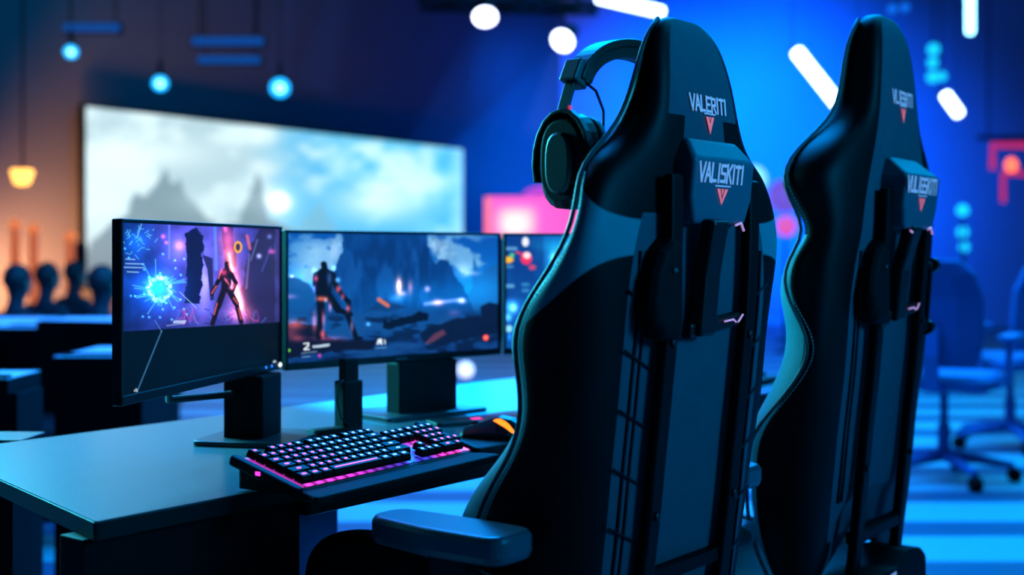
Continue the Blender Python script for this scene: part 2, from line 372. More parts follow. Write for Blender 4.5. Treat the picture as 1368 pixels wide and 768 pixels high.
    p.poly([(419, 366), (425, 361), (431, 359.5), (438, 359.5), (445, 362), (450, 370), (444, 380), (442, 396), (424, 398), (422, 380)], dk, 1.2)
    for x, y, rx, ry, c in ((422, 372, 2.5, 4, (255, 90, 140)), (420, 385, 2, 5, (120, 120, 255)), (428, 399, 5, 3, (255, 110, 60)), (435, 400, 3, 3, (255, 150, 120)), (452, 386, 3, 4, (255, 90, 90)), (458, 396, 2, 4, (200, 80, 110)), (451, 374, 3, 3, (110, 190, 240)), (420, 362, 3, 4, (80, 150, 210)), (446, 358, 3, 3, (90, 160, 220)), (465, 412, 2.5, 4, (240, 110, 130)), (432, 426, 2, 10, (200, 90, 110)), (420, 430, 3, 12, (190, 80, 90)), (441, 410, 2, 6, (200, 110, 120)), (470, 436, 1.6, 8, (140, 120, 160)), (431, 446, 3, 5, (255, 90, 90)), (440, 372, 3, 9, (40, 80, 130))):
        p.blob(x, y, rx, ry, c, .85)
    # heads-up display
    p.line(406, 459, 412, 458.4, .9, (240, 248, 255)); p.line(412, 458.4, 412, 461.4, .9, (240, 248, 255)); p.line(412, 461.4, 406.6, 466.6, 1, (240, 248, 255)); p.line(406.4, 467, 413, 466.4, .9, (240, 248, 255))
    for x0, x1, y in ((419, 424, 463), (426, 428, 462.6), (429.5, 432, 462), (433, 435.5, 461.6), (437, 439, 461)): p.line(x0, y, x1, y-.4, 1.8, (200, 225, 245), .85)
    p.line(403, 472, 423, 469.5, .7, (150, 190, 230), .7); p.line(404, 477, 414, 476, .8, (150, 190, 230), .6)
    p.poly([(503, 460), (505, 453), (510, 452), (511, 460), (508, 460), (507, 457), (505.5, 460)], (235, 246, 255), 1); p.line(514, 454, 514.3, 459, .8, (220, 240, 255)); p.line(502, 465, 516, 464, .7, (120, 180, 220), .7)
    p.blob(649, 451, 3.6, 3.8, (255, 60, 50), 1, True); p.blob(649, 451, 2, 2, (255, 150, 120), .8); p.blob(386, 468, 2.2, 2.2, (130, 230, 60), .9, True); p.blob(382, 473, 2, 2, (190, 130, 60), .8, True); p.blob(427, 475, 2.2, 2.6, (210, 60, 190), .9, True)
def paint_right(p):
    X, Y = p.X, p.Y
    p.C[:] = np.array([12, 62, 138])/255.; p.mix(ss(724, 728, X), (16, 92, 178)); p.mix(ss(398, 402, Y)*.6, (12, 84, 178)); p.mix(ss(672, 664, X)*.4, (8, 40, 100))
    p.mix((fbm(X*.05, Y*.05, 44)-.35)*.6, (28, 132, 220)); p.blob(752, 328, 34, 9, (10, 80, 60), .7); p.blob(740, 345, 8, 11, (50, 130, 110), 1)
    p.blob(740, 345, 3, 6, (170, 180, 160), .6)
    p.blob(702, 323, 4.6, 6.4, (235, 238, 250), 1, True); p.blob(703, 345, 7.5, 8.5, (240, 50, 100), 1, True); p.blob(704, 341, 5, 4.5, (255, 225, 230), 1, True)
    p.blob(711, 357, 5, 3.6, (215, 70, 110), .9, True); p.blob(677, 347, 9, 4.4, (250, 185, 60), 1, True); p.blob(684, 341, 3.2, 3.2, (80, 200, 140), 1, True)
    for x0, x1, y, c in ((668, 689, 332, (110, 180, 230)), (670, 684, 356, (70, 140, 200)), (671, 685, 382, (110, 185, 235)), (699, 705, 380, (60, 140, 200)), (699, 705, 388, (60, 140, 200))): p.line(x0, y, x1, y, 2.3, c, .75)
    p.line(690, 337, 697, 339, 1.3, (230, 60, 110)); p.blob(745, 362, 4, 4, (225, 110, 180), .9); p.blob(741, 367, 3, 3, (215, 90, 150), .8); p.blob(760, 329, 5, 3, (220, 110, 190), .8)
    p.blob(683, 410, 9, 9, (70, 165, 230), .8); p.blob(686, 411, 4, 5, (170, 200, 230), .7); p.blob(679, 424, 4, 5, (110, 200, 230), .8); p.blob(680, 439, 4.6, 4.6, (140, 220, 240), 1, True); p.blob(681, 450, 2, 4, (40, 130, 220), .7)
    p.blob(760, 420, 60, 50, (0, 50, 60), .4)
def paint_hall(p):
    X, Y = p.X, p.Y
    t = ss(330, 520, X)[..., None]
    p.C = (1-t)*np.array([188, 214, 220])/255.+t*np.array([96, 190, 228])/255.
    n = fbm(X*.013, Y*.022, 51)
    p.mix(ss(.42, .62, n)*.75, (214, 240, 244)); p.mix(ss(.5, .34, n)*.6*ss(300, 420, X), (56, 160, 216)); p.mix(ss(.48, .34, n)*.5*ss(400, 300, X), (140, 172, 184))
    p.mix(np.exp(-((X-200)/80)**2-((Y-205)/22)**2)*.7, (222, 242, 244)); p.mix(np.exp(-((X-510)/60)**2-((Y-270)/26)**2)*.8, (222, 246, 250))
    p.mix(ss(596, 612, X)*.45, (180, 232, 245)); p.mix(ss(380, 330, X)*ss(330, 390, Y)*.5, (120, 142, 150))
    mc = (112, 140, 152)
    p.poly([(120, 320), (150, 300), (168, 286), (176, 268), (182, 255), (189, 264), (197, 260), (208, 246), (221, 226), (227, 243), (232, 248), (240, 238), (247, 256), (254, 267), (262, 270), (273, 290), (290, 300), (318, 296), (328, 270), (336, 258), (343, 230), (348, 240), (352, 262), (360, 292), (400, 310), (400, 400), (100, 400)], mc, 5, .92, wob=4, ws=.06)
    p.poly([(398, 312), (408, 290), (420, 280), (427, 268), (434, 284), (450, 306), (450, 400), (398, 400)], (120, 170, 190), 6, .6, wob=3, ws=.06)
    p.mix(np.exp(-((X-290)/50)**2-((Y-268)/16)**2)*.45, (200, 226, 232)); p.mix(ss(300, 385, Y)*ss(260, 150, X)*.35, (96, 116, 124))
    p.blob(373, 270, 22, 22, (120, 100, 110), .5); p.blob(373, 270, 13.5, 13.5, (255, 250, 252), 1, True)
    # thin lit border of the panel
def paint_booth(p):
    X, Y = p.X, p.Y
    p.C[:] = np.array([250, 80, 165])/255.; p.mix(np.exp(-((X-690)/26)**4-((Y-296)/20)**4), (255, 196, 170)); p.mix(np.exp(-((X-688)/18)**2-((Y-300)/14)**2), (255, 236, 220)); p.mix(ss(662, 652, X), (255, 110, 110))

# ------------------------------------------------------------------ the hall (aligned with the long axis of the desk)
UX = Vector((.553, .833, 0)).normalized(); VX = Vector((UX.y, -UX.x, 0))
HR = Matrix((UX, VX, Vector((0, 0, 1)))).transposed()      # hall axes -> world
def hall(u, v, z): return UX*u+VX*v+Vector((0, 0, z))
def wall_mat(name, col, rough=.8):
    return mat(name, col, rough, var=.18, vscale=.35, bump=.1, bscale=8)
wall_mat('wall_paint', rgb(52, 66, 78)); wall_mat('ceiling_paint', rgb(26, 30, 42)); wall_mat('far_wall', rgb(90, 105, 150))
U0, U1, V0, V1, ZC = -6.0, 19.5, -11.9, 7.0, 5.6
def shell(name, c, sz, m): 
    o = MB().box((0, 0, 0), sz, HR).build(name, m); o.location = c; o['kind'] = 'structure'; return o
uc, vc = (U0+U1)/2, (V0+V1)/2
shell('wall_left', hall(uc, V0-.1, ZC/2), (U1-U0+.4, .2, ZC), 'wall_paint')
shell('wall_back', hall(U1+.1, vc, ZC/2), (.2, V1-V0, ZC), 'far_wall')
shell('wall_right', hall(uc, V1+.1, ZC/2), (U1-U0+.4, .2, ZC), 'wall_paint')
shell('wall_front', hall(U0-.1, vc, ZC/2), (.2, V1-V0, ZC), 'wall_paint')
shell('ceiling', hall(uc, vc, ZC+.1), (U1-U0+.4, V1-V0+.4, .2), 'ceiling_paint')
# glossy floor; stripes of light painted in as broad light and dark bands
fm = bpy.data.materials.new('floor_painted_light'); fm.use_nodes = True; nt = fm.node_tree; b = nt.nodes['Principled BSDF']
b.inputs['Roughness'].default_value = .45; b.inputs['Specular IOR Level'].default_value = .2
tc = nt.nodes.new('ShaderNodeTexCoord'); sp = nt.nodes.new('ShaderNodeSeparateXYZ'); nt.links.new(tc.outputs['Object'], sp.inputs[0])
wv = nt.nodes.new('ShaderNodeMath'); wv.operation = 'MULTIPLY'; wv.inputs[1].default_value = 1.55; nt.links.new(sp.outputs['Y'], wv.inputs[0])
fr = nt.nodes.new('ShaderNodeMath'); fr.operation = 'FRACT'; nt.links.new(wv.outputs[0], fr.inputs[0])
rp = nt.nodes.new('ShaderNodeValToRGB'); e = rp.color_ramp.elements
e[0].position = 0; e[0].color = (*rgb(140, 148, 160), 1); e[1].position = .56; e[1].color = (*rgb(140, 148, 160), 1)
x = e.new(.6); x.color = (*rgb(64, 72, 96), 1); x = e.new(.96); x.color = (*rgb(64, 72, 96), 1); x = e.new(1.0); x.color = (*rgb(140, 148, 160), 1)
nt.links.new(fr.outputs[0], rp.inputs['Fac']); nt.links.new(rp.outputs['Color'], b.inputs['Base Color']); M['floor_painted_light'] = fm
fl = MB().box((0, 0, -.1), (U1-U0+.4, V1-V0+.4, .2), HR).build('floor', 'floor_painted_light'); fl.location = hall(uc, vc, 0); fl['kind'] = 'structure'

# ------------------------------------------------------------------ desk
E1 = Vector((.616, .788, 0)).normalized(); N1 = Vector((-E1.y, E1.x, 0))   # along the front edge, towards the back
A0 = Vector((-.4925, 1.503, 0)); TOP = .75
dm = mat('desk_top', rgb(64, 72, 80), .27, coat=0, spec=.6)
nt = dm.node_tree; b = nt.nodes['Principled BSDF']; tc = nt.nodes.new('ShaderNodeTexCoord'); mp = nt.nodes.new('ShaderNodeMapping'); mp.inputs['Scale'].default_value = (2, 45, 10)
ns = nt.nodes.new('ShaderNodeTexNoise'); ns.inputs['Scale'].default_value = 3; ns.inputs['Detail'].default_value = 6
rp = nt.nodes.new('ShaderNodeValToRGB'); rp.color_ramp.elements[0].color = (*rgb(60, 67, 74), 1); rp.color_ramp.elements[1].color = (*rgb(84, 92, 100), 1)
nt.links.new(tc.outputs['Object'], mp.inputs[0]); nt.links.new(mp.outputs[0], ns.inputs['Vector']); nt.links.new(ns.outputs['Fac'], rp.inputs['Fac']); nt.links.new(rp.outputs['Color'], b.inputs['Base Color'])
DANG = math.atan2(E1.y, E1.x)
desk = empty('desk', (A0.x, A0.y, 0), DANG, 'long dark gaming desk with a satin top and black edge, carrying the monitors', 'desk')
DL = 1.95; BK = .66; SK = .155
top_poly = rounded([(0, 0), (DL, 0), (DL, BK), (SK, BK)], .006, 2)
mb = MB(); mb.prism(top_poly, TOP-.024, TOP-.0015); mb.build('core_board', 'desk_edge', desk, bevel=.001)
mb = MB(); mb.prism([(x*.999+.001, max(.0012, min(y, BK-.0012))) for x, y in top_poly], TOP-.0015, TOP); mb.build('desktop', 'desk_top', desk)
mb = MB(); mb.box((.34+(DL-.36)/2, .014, TOP-.037), (DL-.36, .024, .026)); mb.build('apron', 'desk_edge', desk, bevel=.002)
mb = MB(); mb.box((.17, .045, (TOP-.024)/2), (.345, .05, TOP-.024)); mb.build('leg_panel', 'desk_leg', desk, bevel=.002)
mb = MB(); mb.box((.74, .46, (TOP-.024)/2), (.16, .05, TOP-.024)); mb.build('leg_panel', 'navy_panel', desk, bevel=.002)
mb = MB(); mb.box((1.72, .33, (TOP-.024)/2), (.05, .5, TOP-.024)); mb.build('leg_panel', 'desk_leg', desk, bevel=.002)

# ------------------------------------------------------------------ monitors
def monitor(label, Pl, Pr, zb, zt, base, painter, nx, ny, neck, bezel=.0055, chin=.013, base_sz=(.2, .17), stand_back=.03):
    Pl = Vector((*Pl, 0)); Pr = Vector((*Pr, 0)); d = (Pr-Pl); Wd = d.length; ang = math.atan2(d.y, d.x)
    o = empty('monitor', (base[0], base[1], TOP), ang, label, 'monitor', 'gaming monitors on the desk')
    Wm = Matrix.Translation((base[0], base[1], TOP)) @ Matrix.Rotation(ang, 4, 'Z'); I = Wm.inverted()
    a = I @ Vector((Pl.x, Pl.y, zb)); h = zt-zb
    mb = MB(); mb.box((a.x+Wd/2, a.y+.0055, a.z+h/2), (Wd, .009, h)); mb.build('housing', 'monitor_black', o, bevel=.002)
    fr_ = MB()
    fr_.box((a.x+Wd/2, a.y-.001, a.z+chin/2), (Wd, .008, chin)); fr_.box((a.x+Wd/2, a.y-.001, a.z+h-bezel/2), (Wd, .008, bezel))
    fr_.box((a.x+bezel/2, a.y-.001, a.z+h/2), (bezel, .008, h)); fr_.box((a.x+Wd-bezel/2, a.y-.001, a.z+h/2), (bezel, .008, h))
    frm = fr_.build('bezel', 'monitor_black', o, bevel=.001)
    x0, x1, z0, z1 = a.x+bezel, a.x+Wd-bezel, a.z+chin, a.z+h-bezel
    screen_grid('screen', lambda s, t: (x0+s*(x1-x0), a.y-.0012, z1+t*(z0-z1)), nx, ny, painter, o, 'screen_lit', Wm)
    mb = MB(); mb.box((a.x+Wd/2, a.y+.034, a.z+h*.5), (Wd*.5, .05, h*.5)); mb.build('rear_shell', 'stand_black', o, bevel=.008)
    if neck:
        nw, nd = neck
        zt_ = a.z-.0008; ny_ = a.y+stand_back
        mb = MB(); mb.box((0, ny_, zt_/2), (nw, nd, zt_)); mb.build('neck', 'stand_black', o, bevel=.004)
        MB().box((0, a.y+.03, zt_+.03), (nw*.7, .03, .11)).build('hinge', 'stand_black', o, bevel=.004)
        mb = MB(); bw, bd = base_sz; pl = rounded([(-bw/2, -bd/2), (bw/2, -bd/2), (bw/2, bd/2), (-bw/2, bd/2)], .012, 4); mb.prism(pl, 0, .009); mb.build('stand_base', 'base_metal', o, bevel=.002)
    return o, a, Wd, h, frm
m1, a1, W1, h1, f1 = monitor('left gaming monitor showing a fighter beside a blue energy burst above a dark lower panel', (-.524, 1.693), (-.408, 2.237), .863, 1.113, (-.425, 2.15), paint_left, 330, 230, (.085, .07), base_sz=(.17, .17), stand_back=.012)
mb = MB(); mb.ball((a1.x+W1-.013, a1.y-.006, a1.z+.008), .005, (1.3, .4, .8)); mb.build('power_light', 'led_white', f1)
for k in (.05, .075): MB().ball((a1.x+W1-k, a1.y-.006, a1.z+.009), .0024, (1, .4, 1)).build('button', 'led_blue', f1)
MB().ball((-.02, -.001, a1.z-.012), .007, (.8, .4, 1)).build('status_light', 'led_blue', m1)
MB().tube([(a1.x+.2, a1.y+.03, a1.z+.03), (a1.x+.24, a1.y+.05, a1.z-.02), (-.06, .03, a1.z-.03), (-.03, .03, a1.z-.03)], .006, 8).build('power_cable', 'cable', m1, smooth=True)
m2, a2, W2, h2, f2 = monitor('centre gaming monitor showing an armoured traveller before a huge blue mountain', (-.404, 2.26), (-.026, 2.62), .857, 1.107, (-.192, 2.51), paint_center, 400, 230, (.145, .045), base_sz=(.25, .16), stand_back=.012)
mb = MB()
for k in range(6): mb.box((a2.x+W2/2-.012+k*.0048, a2.y-.0055, a2.z+.0065), (.0034, .001, .004))
mb.build('brand_mark', mat('faint_mark', rgb(70, 80, 84), .4), f2)
m3, a3, W3, h3, f3 = monitor('right monitor half hidden behind the near chair, showing small coloured icons', (-.018, 2.64), (.50, 2.77), .855, 1.107, (.25, 2.74), paint_right, 300, 150, (.09, .05), base_sz=(.22, .16), stand_back=.012)

# slim support post with a cable, between the left and centre monitors
sp0 = Vector((-.288, 2.243, TOP))
so = empty('support_post', sp0, math.atan2(.36, .378), 'slim black support post with a looping cable under the centre monitor left end', 'stand')
MB().box((0, 0, .046), (.042, .03, .092)).build('sleeve', 'stand_black', so, bevel=.003)
MB().box((.003, .004, .105), (.03, .02, .05)).build('post', 'stand_black', so, bevel=.002)
MB().box((-.035, -.005, .0065), (.1, .028, .013)).build('foot_bar', 'stand_black', so, bevel=.003)
MB().tube([(-.02, -.012, .094), (-.032, -.014, .09), (-.036, -.014, .06), (-.028, -.014, .03), (-.012, -.018, .014)], .0022, 6).build('cable', 'cable', so, smooth=True)
# phone lying behind the keyboard
ph = empty('phone', on_plane(612, 566, TOP), .5, 'flat dark phone with a small pink light, lying behind the keyboard', 'phone')
MB().prism(rounded([(-.055, -.028), (.055, -.028), (.055, .028), (-.055, .028)], .008, 4), 0, .008).build('body', 'monitor_black', ph, bevel=.0015)
MB().box((.035, -.006, .0082), (.02, .014, .001)).build('notification_light', 'led_pink', ph)

# ------------------------------------------------------------------ keyboard
KD = Vector((.55, .835, 0)).normalized(); KA = math.atan2(KD.y, KD.x)
def keyboard(loc, label, full=True):
    k = empty('keyboard', loc, KA, label, 'keyboard')
    L = .385; TL = math.radians(15); yo = .044
    def T(x, y, z): return (x, yo+y*math.cos(TL)-z*math.sin(TL), .013+y*math.sin(TL)+z*math.cos(TL))
    mb = MB(); mb.prism(rounded([(-.022, .0), (L+.01, 0), (L-.004, .05), (.012, .075)], .012, 4), 0, .012)
    mb.build('wrist_rest', 'wrist_rest', k, bevel=.003)
    # case: wedge with thick end cheeks
    mb = MB(); cp = rounded([(0, 0), (L, 0), (L, .118), (0, .118)], .006, 3)
    mb.loft([[(x, yo+y*math.cos(TL), .004) for x, y in cp], [T(x, y, .0) for x, y in cp]]); mb.build('case', 'case_black', k, bevel=.002)
    mb = MB(); mb.prism([(.004, .0062), (L-.004, .0062), (L-.004, .114), (.004, .114)], .0002, .0012, T)
    gm = bpy.data.materials.get('key_glow')
    if gm is None:
        gm = bpy.data.materials.new('key_glow'); gm.use_nodes = True; nt = gm.node_tree; b = nt.nodes['Principled BSDF']; b.inputs['Base Color'].default_value = (.01, .01, .012, 1)
        tc = nt.nodes.new('ShaderNodeTexCoord'); sp = nt.nodes.new('ShaderNodeSeparateXYZ'); nt.links.new(tc.outputs['Object'], sp.inputs[0])
        mr = nt.nodes.new('ShaderNodeMapRange'); mr.inputs['From Max'].default_value = L; nt.links.new(sp.outputs['X'], mr.inputs['Value'])
        rp = nt.nodes.new('ShaderNodeValToRGB'); e = rp.color_ramp.elements
        e[0].position = 0; e[0].color = (*rgb(235, 70, 225), 1); e[1].position = 1; e[1].color = (*rgb(245, 70, 190), 1)
        for ps, c in ((.3, (215, 55, 220)), (.45, (95, 40, 160)), (.62, (50, 50, 190)), (.74, (60, 60, 210)), (.8, (225, 60, 200))):
            x = e.new(ps); x.color = (*rgb(*c), 1)
        nt.links.new(mr.outputs[0], rp.inputs['Fac']); nt.links.new(rp.outputs['Color'], b.inputs['Emission Color'])
        fx = nt.nodes.new('ShaderNodeMath'); fx.operation = 'MULTIPLY'; fx.inputs[1].default_value = 23.1/(.385*1.25); nt.links.new(sp.outputs['X'], fx.inputs[0])
        ff = nt.nodes.new('ShaderNodeMath'); ff.operation = 'FRACT'; nt.links.new(fx.outputs[0], ff.inputs[0])
        fs = nt.nodes.new('ShaderNodeValToRGB'); fs.color_ramp.elements[0].position = .2; fs.color_ramp.elements[0].color = (.9, .9, .9, 1); fs.color_ramp.elements[1].position = .62; fs.color_ramp.elements[1].color = (.1, .1, .1, 1); q_ = fs.color_ramp.elements.new(.95); q_.color = (.9, .9, .9, 1)
        nt.links.new(ff.outputs[0], fs.inputs['Fac']); fm_ = nt.nodes.new('ShaderNodeMath'); fm_.operation = 'MULTIPLY'; fm_.inputs[1].default_value = 2.0; nt.links.new(fs.outputs['Color'], fm_.inputs[0]); nt.links.new(fm_.outputs[0], b.inputs['Emission Strength']); M['key_glow'] = gm
    mb.build('glow_plate', 'key_glow', k)
    for s in (-1, 1):   # rounded cheeks at both ends
        x = -.006 if s < 0 else L+.006
        mb = MB(); mb.prism(rounded([(x-.007, -.004), (x+.007, -.004), (x+.007, .122), (x-.007, .122)], .005, 3), -.008, .006, T); mb.build('end_cheek', 'case_black', k, bevel=.003)
    MB().box(T(-.0135, .066, .0005), (.001, .008, .005)).build('side_light', 'legend_magenta', k)
    u = L/23.1; rp_ = .0178
    rows = [(5, [1, -1, 1, 1, 1, 1, -.5, 1, 1, 1, 1, -.5, 1, 1, 1, 1]),
            (4, [1]*13+[2, -.25, 1, 1, 1, -.25, 1, 1, 1, 1]), (3, [1.5]+[1]*12+[1.5, -.25, 1, 1, 1, -.25, 1, 1, 1, 1]),
            (2, [1.75]+[1]*11+[2.25, -3.5, 1, 1, 1]), (1, [2.25]+[1]*10+[2.75, -1.25, 1, -1.25, 1, 1, 1, 1]), (0, [1.25, 1.25, 1.25, 6.25, 1.25, 1.25, 1.25, -1.5, 1, 1, 1, -.25, 2, 1])]
    cache = {}; n = 0
    for r, row in rows:
        x = .0075
        for w in row:
            if w < 0: x += -w*u; continue
            cx = x+w*u/2; y0 = .0065+r*rp_; f = cx/L
            col = 'legend_magenta' if f < .30+.02*(2.5-r) else ('legend_white' if f < .80 or r > 3 else 'legend_pink')
            x += w*u
            if full and n < 100:
                key = (round(w, 2), col)
                if key not in cache:
                    hw = w*u/2-.0011; hd = rp_/2-.0014
                    m_ = MB(); m_.loft([[(-hw, -hd, 0), (hw, -hd, 0), (hw, hd, 0), (-hw, hd, 0)], [(-hw, -hd, .0045), (hw, -hd, .0045), (hw, hd, .0045), (-hw, hd, .0045)], [(-hw+.0017, -hd+.0024, .0105), (hw-.0017, -hd+.0024, .0105), (hw-.0017, hd-.001, .0105), (-hw+.0017, hd-.001, .0105)]])
                    lw = .0034 if w < 1.2 else (.0046 if w < 4 else w*u*.42)
                    ld = .0021 if w < 4 else .0011
                    m_.prism([(lw*math.cos(2*PI*q/10), .0006+ld*math.sin(2*PI*q/10)) for q in range(10)] if w < 4 else [(-lw, -.0005), (lw, -.0005), (lw, .0017), (-lw, .0017)], .0104, .0109, mi=1)
                    ob = m_.build('key', ['key_black', col], k); cache[key] = ob
                else:
                    ob = cache[key].copy(); COL.objects.link(ob); ob.parent = k
                ob.location = T(cx, y0+rp_/2, .004); ob.rotation_euler = (TL, 0, 0)
            n += 1
    return k, n
kb, nk = keyboard((-.233, 1.605, TOP), 'black mechanical keyboard with magenta and white backlit keys on the desk')
print('keys', nk)

# ------------------------------------------------------------------ mouse
ms = empty('computer_mouse', (-.028, 2.175, TOP), 0, 'black angular gaming mouse with an orange glowing mark, right of the keyboard', 'mouse')
mdir = Vector((-.93, .37, 0)).normalized(); ma = math.atan2(mdir.y, mdir.x); ms.rotation_euler = (0, 0, ma)   # local x = front of the mouse
prof = [(-.058, .004, .016), (-.052, .026, .026), (-.035, .032, .037), (-.012, .032, .0405), (.012, .029, .034), (.035, .027, .025), (.052, .025, .018), (.060, .018, .011)]
mb = MB(); rings = []
for x, hw, ht in prof:
    rings.append([(x, -hw*.8, 0), (x, -hw, ht*.28), (x, -hw*.86, ht*.62), (x, -hw*.5, ht*.93), (x, 0, ht), (x, hw*.5, ht*.93), (x, hw*.86, ht*.62), (x, hw, ht*.28), (x, hw*.8, 0)])
mb.loft(rings); mb.build('shell', 'mouse_black', ms, bevel=.002)
mb = MB(); mb.tube([(.034, 0, .018), (.034, 0, .019)], .001); mb.lathe([(.0085, -.003), (.009, 0), (.0085, .003)], lambda x, y, z: (.034+x, z, .020+y), 14); mb.build('scroll_wheel', 'dark_plastic', ms)
def mglow(x, w): 
    # on the left flank of the shell as seen from the camera
    for i in range(len(prof)-1):
        if prof[i][0] <= x <= prof[i+1][0]:
            t = (x-prof[i][0])/(prof[i+1][0]-prof[i][0]); return [prof[i][j]*(1-t)+prof[i+1][j]*t for j in (1, 2)]
def skin_pt(x, q):   # q: 0 lower flank, 1 shoulder, 2 top edge
    hw, ht = mglow(x, 0); L3 = [(hw, ht*.28), (hw*.86, ht*.62), (hw*.5, ht*.93), (0, ht)]; i = min(2, int(q)); t = q-i
    return (x, L3[i][0]*(1-t)+L3[i+1][0]*t+.0012, L3[i][1]*(1-t)+L3[i+1][1]*t+.001)
mb = MB(); pa = []; pb = []
for x, q, w_ in ((-.047, .55, .1), (-.042, .7, .3), (-.035, 1.0, .36), (-.027, 1.3, .36), (-.018, 1.5, .34), (-.010, 1.62, .2), (-.004, 1.66, .04)):
    pa.append(skin_pt(x, q-w_)); pb.append(skin_pt(x, q+w_))
for i in range(len(pa)-1): mb.poly([pa[i], pa[i+1], pb[i+1], pb[i]])
mb.build('glowing_mark', 'orange_glow', ms)

# ------------------------------------------------------------------ lettering (stroke alphabet)
GL = {'V': [(0, 1, .5, 0), (.5, 0, 1, 1)], 'A': [(0, 0, .5, 1), (.5, 1, 1, 0), (.25, .35, .75, .35)], 'L': [(.1, 1, .1, 0), (.1, .06, .9, .06)], 'I': [(.5, 0, .5, 1)],
      'S': [(.95, .94, .1, .94), (.1, .94, .1, .52), (.1, .52, .9, .48), (.9, .48, .9, .06), (.9, .06, .05, .06)], 'K': [(.12, 0, .12, 1), (.12, .45, .95, 1), (.4, .6, .95, 0)],
      'T': [(0, .94, 1, .94), (.5, 0, .5, 1)], 'E': [(.1, 0, .1, 1), (.1, .94, .95, .94), (.1, .5, .8, .5), (.1, .06, .95, .06)], 'R': [(.1, 0, .1, 1), (.1, .94, .9, .9), (.9, .9, .9, .5), (.9, .5, .1, .46), (.45, .48, .95, 0)],
      'U': [(.08, 1, .08, .06), (.08, .06, .92, .06), (.92, .06, .92, 1)], 'G': [(.95, .94, .1, .94), (.1, .94, .1, .06), (.1, .06, .92, .06), (.92, .06, .92, .5), (.92, .5, .5, .5)], 'B': [(.1, 0, .1, 1), (.1, .94, .88, .9), (.88, .9, .88, .1), (.88, .08, .1, .06), (.1, .5, .88, .5)]}
def lettering(word, cx, zc, width, hgt, surf, name, parent, th=.19):
    """surf(x,z) -> point on the surface; reads left to right for someone behind the chair"""
    mb = MB(); wts = [.45 if c == 'I' else 1 for c in word]; gap = .16; tot = sum(wts)+gap*(len(word)-1); s = width/tot; x = cx-width/2
    for c, w in zip(word, wts):
        for a, b_, c_, d in GL[c]:
            p0 = Vector((x+a*w*s, zc-hgt/2+b_*hgt)); p1 = Vector((x+c_*w*s, zc-hgt/2+d*hgt)); t = (p1-p0).normalized(); nrm = Vector((-t.y, t.x))*s*th; t = t*s*th*.5
            mb.poly([surf(*(p0-t-nrm*.6)), surf(*(p1+t-nrm*.6)), surf(*(p1+t+nrm*.6)), surf(*(p0-t+nrm*.6))])
        x += (w+gap)*s
    return mb.build(name, 'logo_white', parent)
def emblem(cx, zt, w, h, surf, parent, slim=False):
    MB().poly([surf(cx-w*.72, zt+h*.22), surf(cx+w*.72, zt+h*.22), surf(cx+w*.72, zt+h*.14), surf(cx-w*.72, zt+h*.14)]).build('emblem_rule', 'logo_white', parent)
    mb = MB(); k = .35 if slim else .62
    mb.poly([surf(cx-w*.5, zt), surf(cx-w*.22, zt), surf(cx-.02*w, zt-h*k), surf(cx, zt-h)])
    mb.poly([surf(cx+w*.5, zt), surf(cx, zt-h), surf(cx+.02*w, zt-h*k), surf(cx+w*.22, zt)])
    mb.poly([surf(cx-w*.12, zt), surf(cx+w*.12, zt), surf(cx, zt-h*k*.7)])
    return mb.build('emblem', 'logo_pink', parent)

# ------------------------------------------------------------------ gaming chairs
def interp(tab, z, j):
    zs = [r[0] for r in tab]
    if z <= zs[0]: return tab[0][j]
    for i in range(len(tab)-1):
        if zs[i] <= z <= zs[i+1]:
            t = (z-zs[i])/(zs[i+1]-zs[i]); return tab[i][j]*(1-t)+tab[i+1][j]*t
    return tab[-1][j]
def section(w, wb, yb, yf, band):
    th = yf-yb
    c = .072 if th > .1 else max(.035, th*.9)
    yc = yb+min(c, th*.8)
    k = min(1, th/.1); m = min(w/.26, 1)
    bs, bw = band
    half = [(wb*.55, yb), (wb, yb), (wb+(w-wb)*.6, yb+th*.08), (w, yb+th*.26), (w-.002*m, yb+th*bs), (w-.018*m, yf-bw*k), (w-.046*m, yf-.002), (w-.08*m, yf-.006), (w-.115*m, yc+(yf-yc)*.35), (w*.45, yc)]
    return [(0, yb)]+half+[(0, yc)]+[(-x, y) for x, y in half[::-1]]
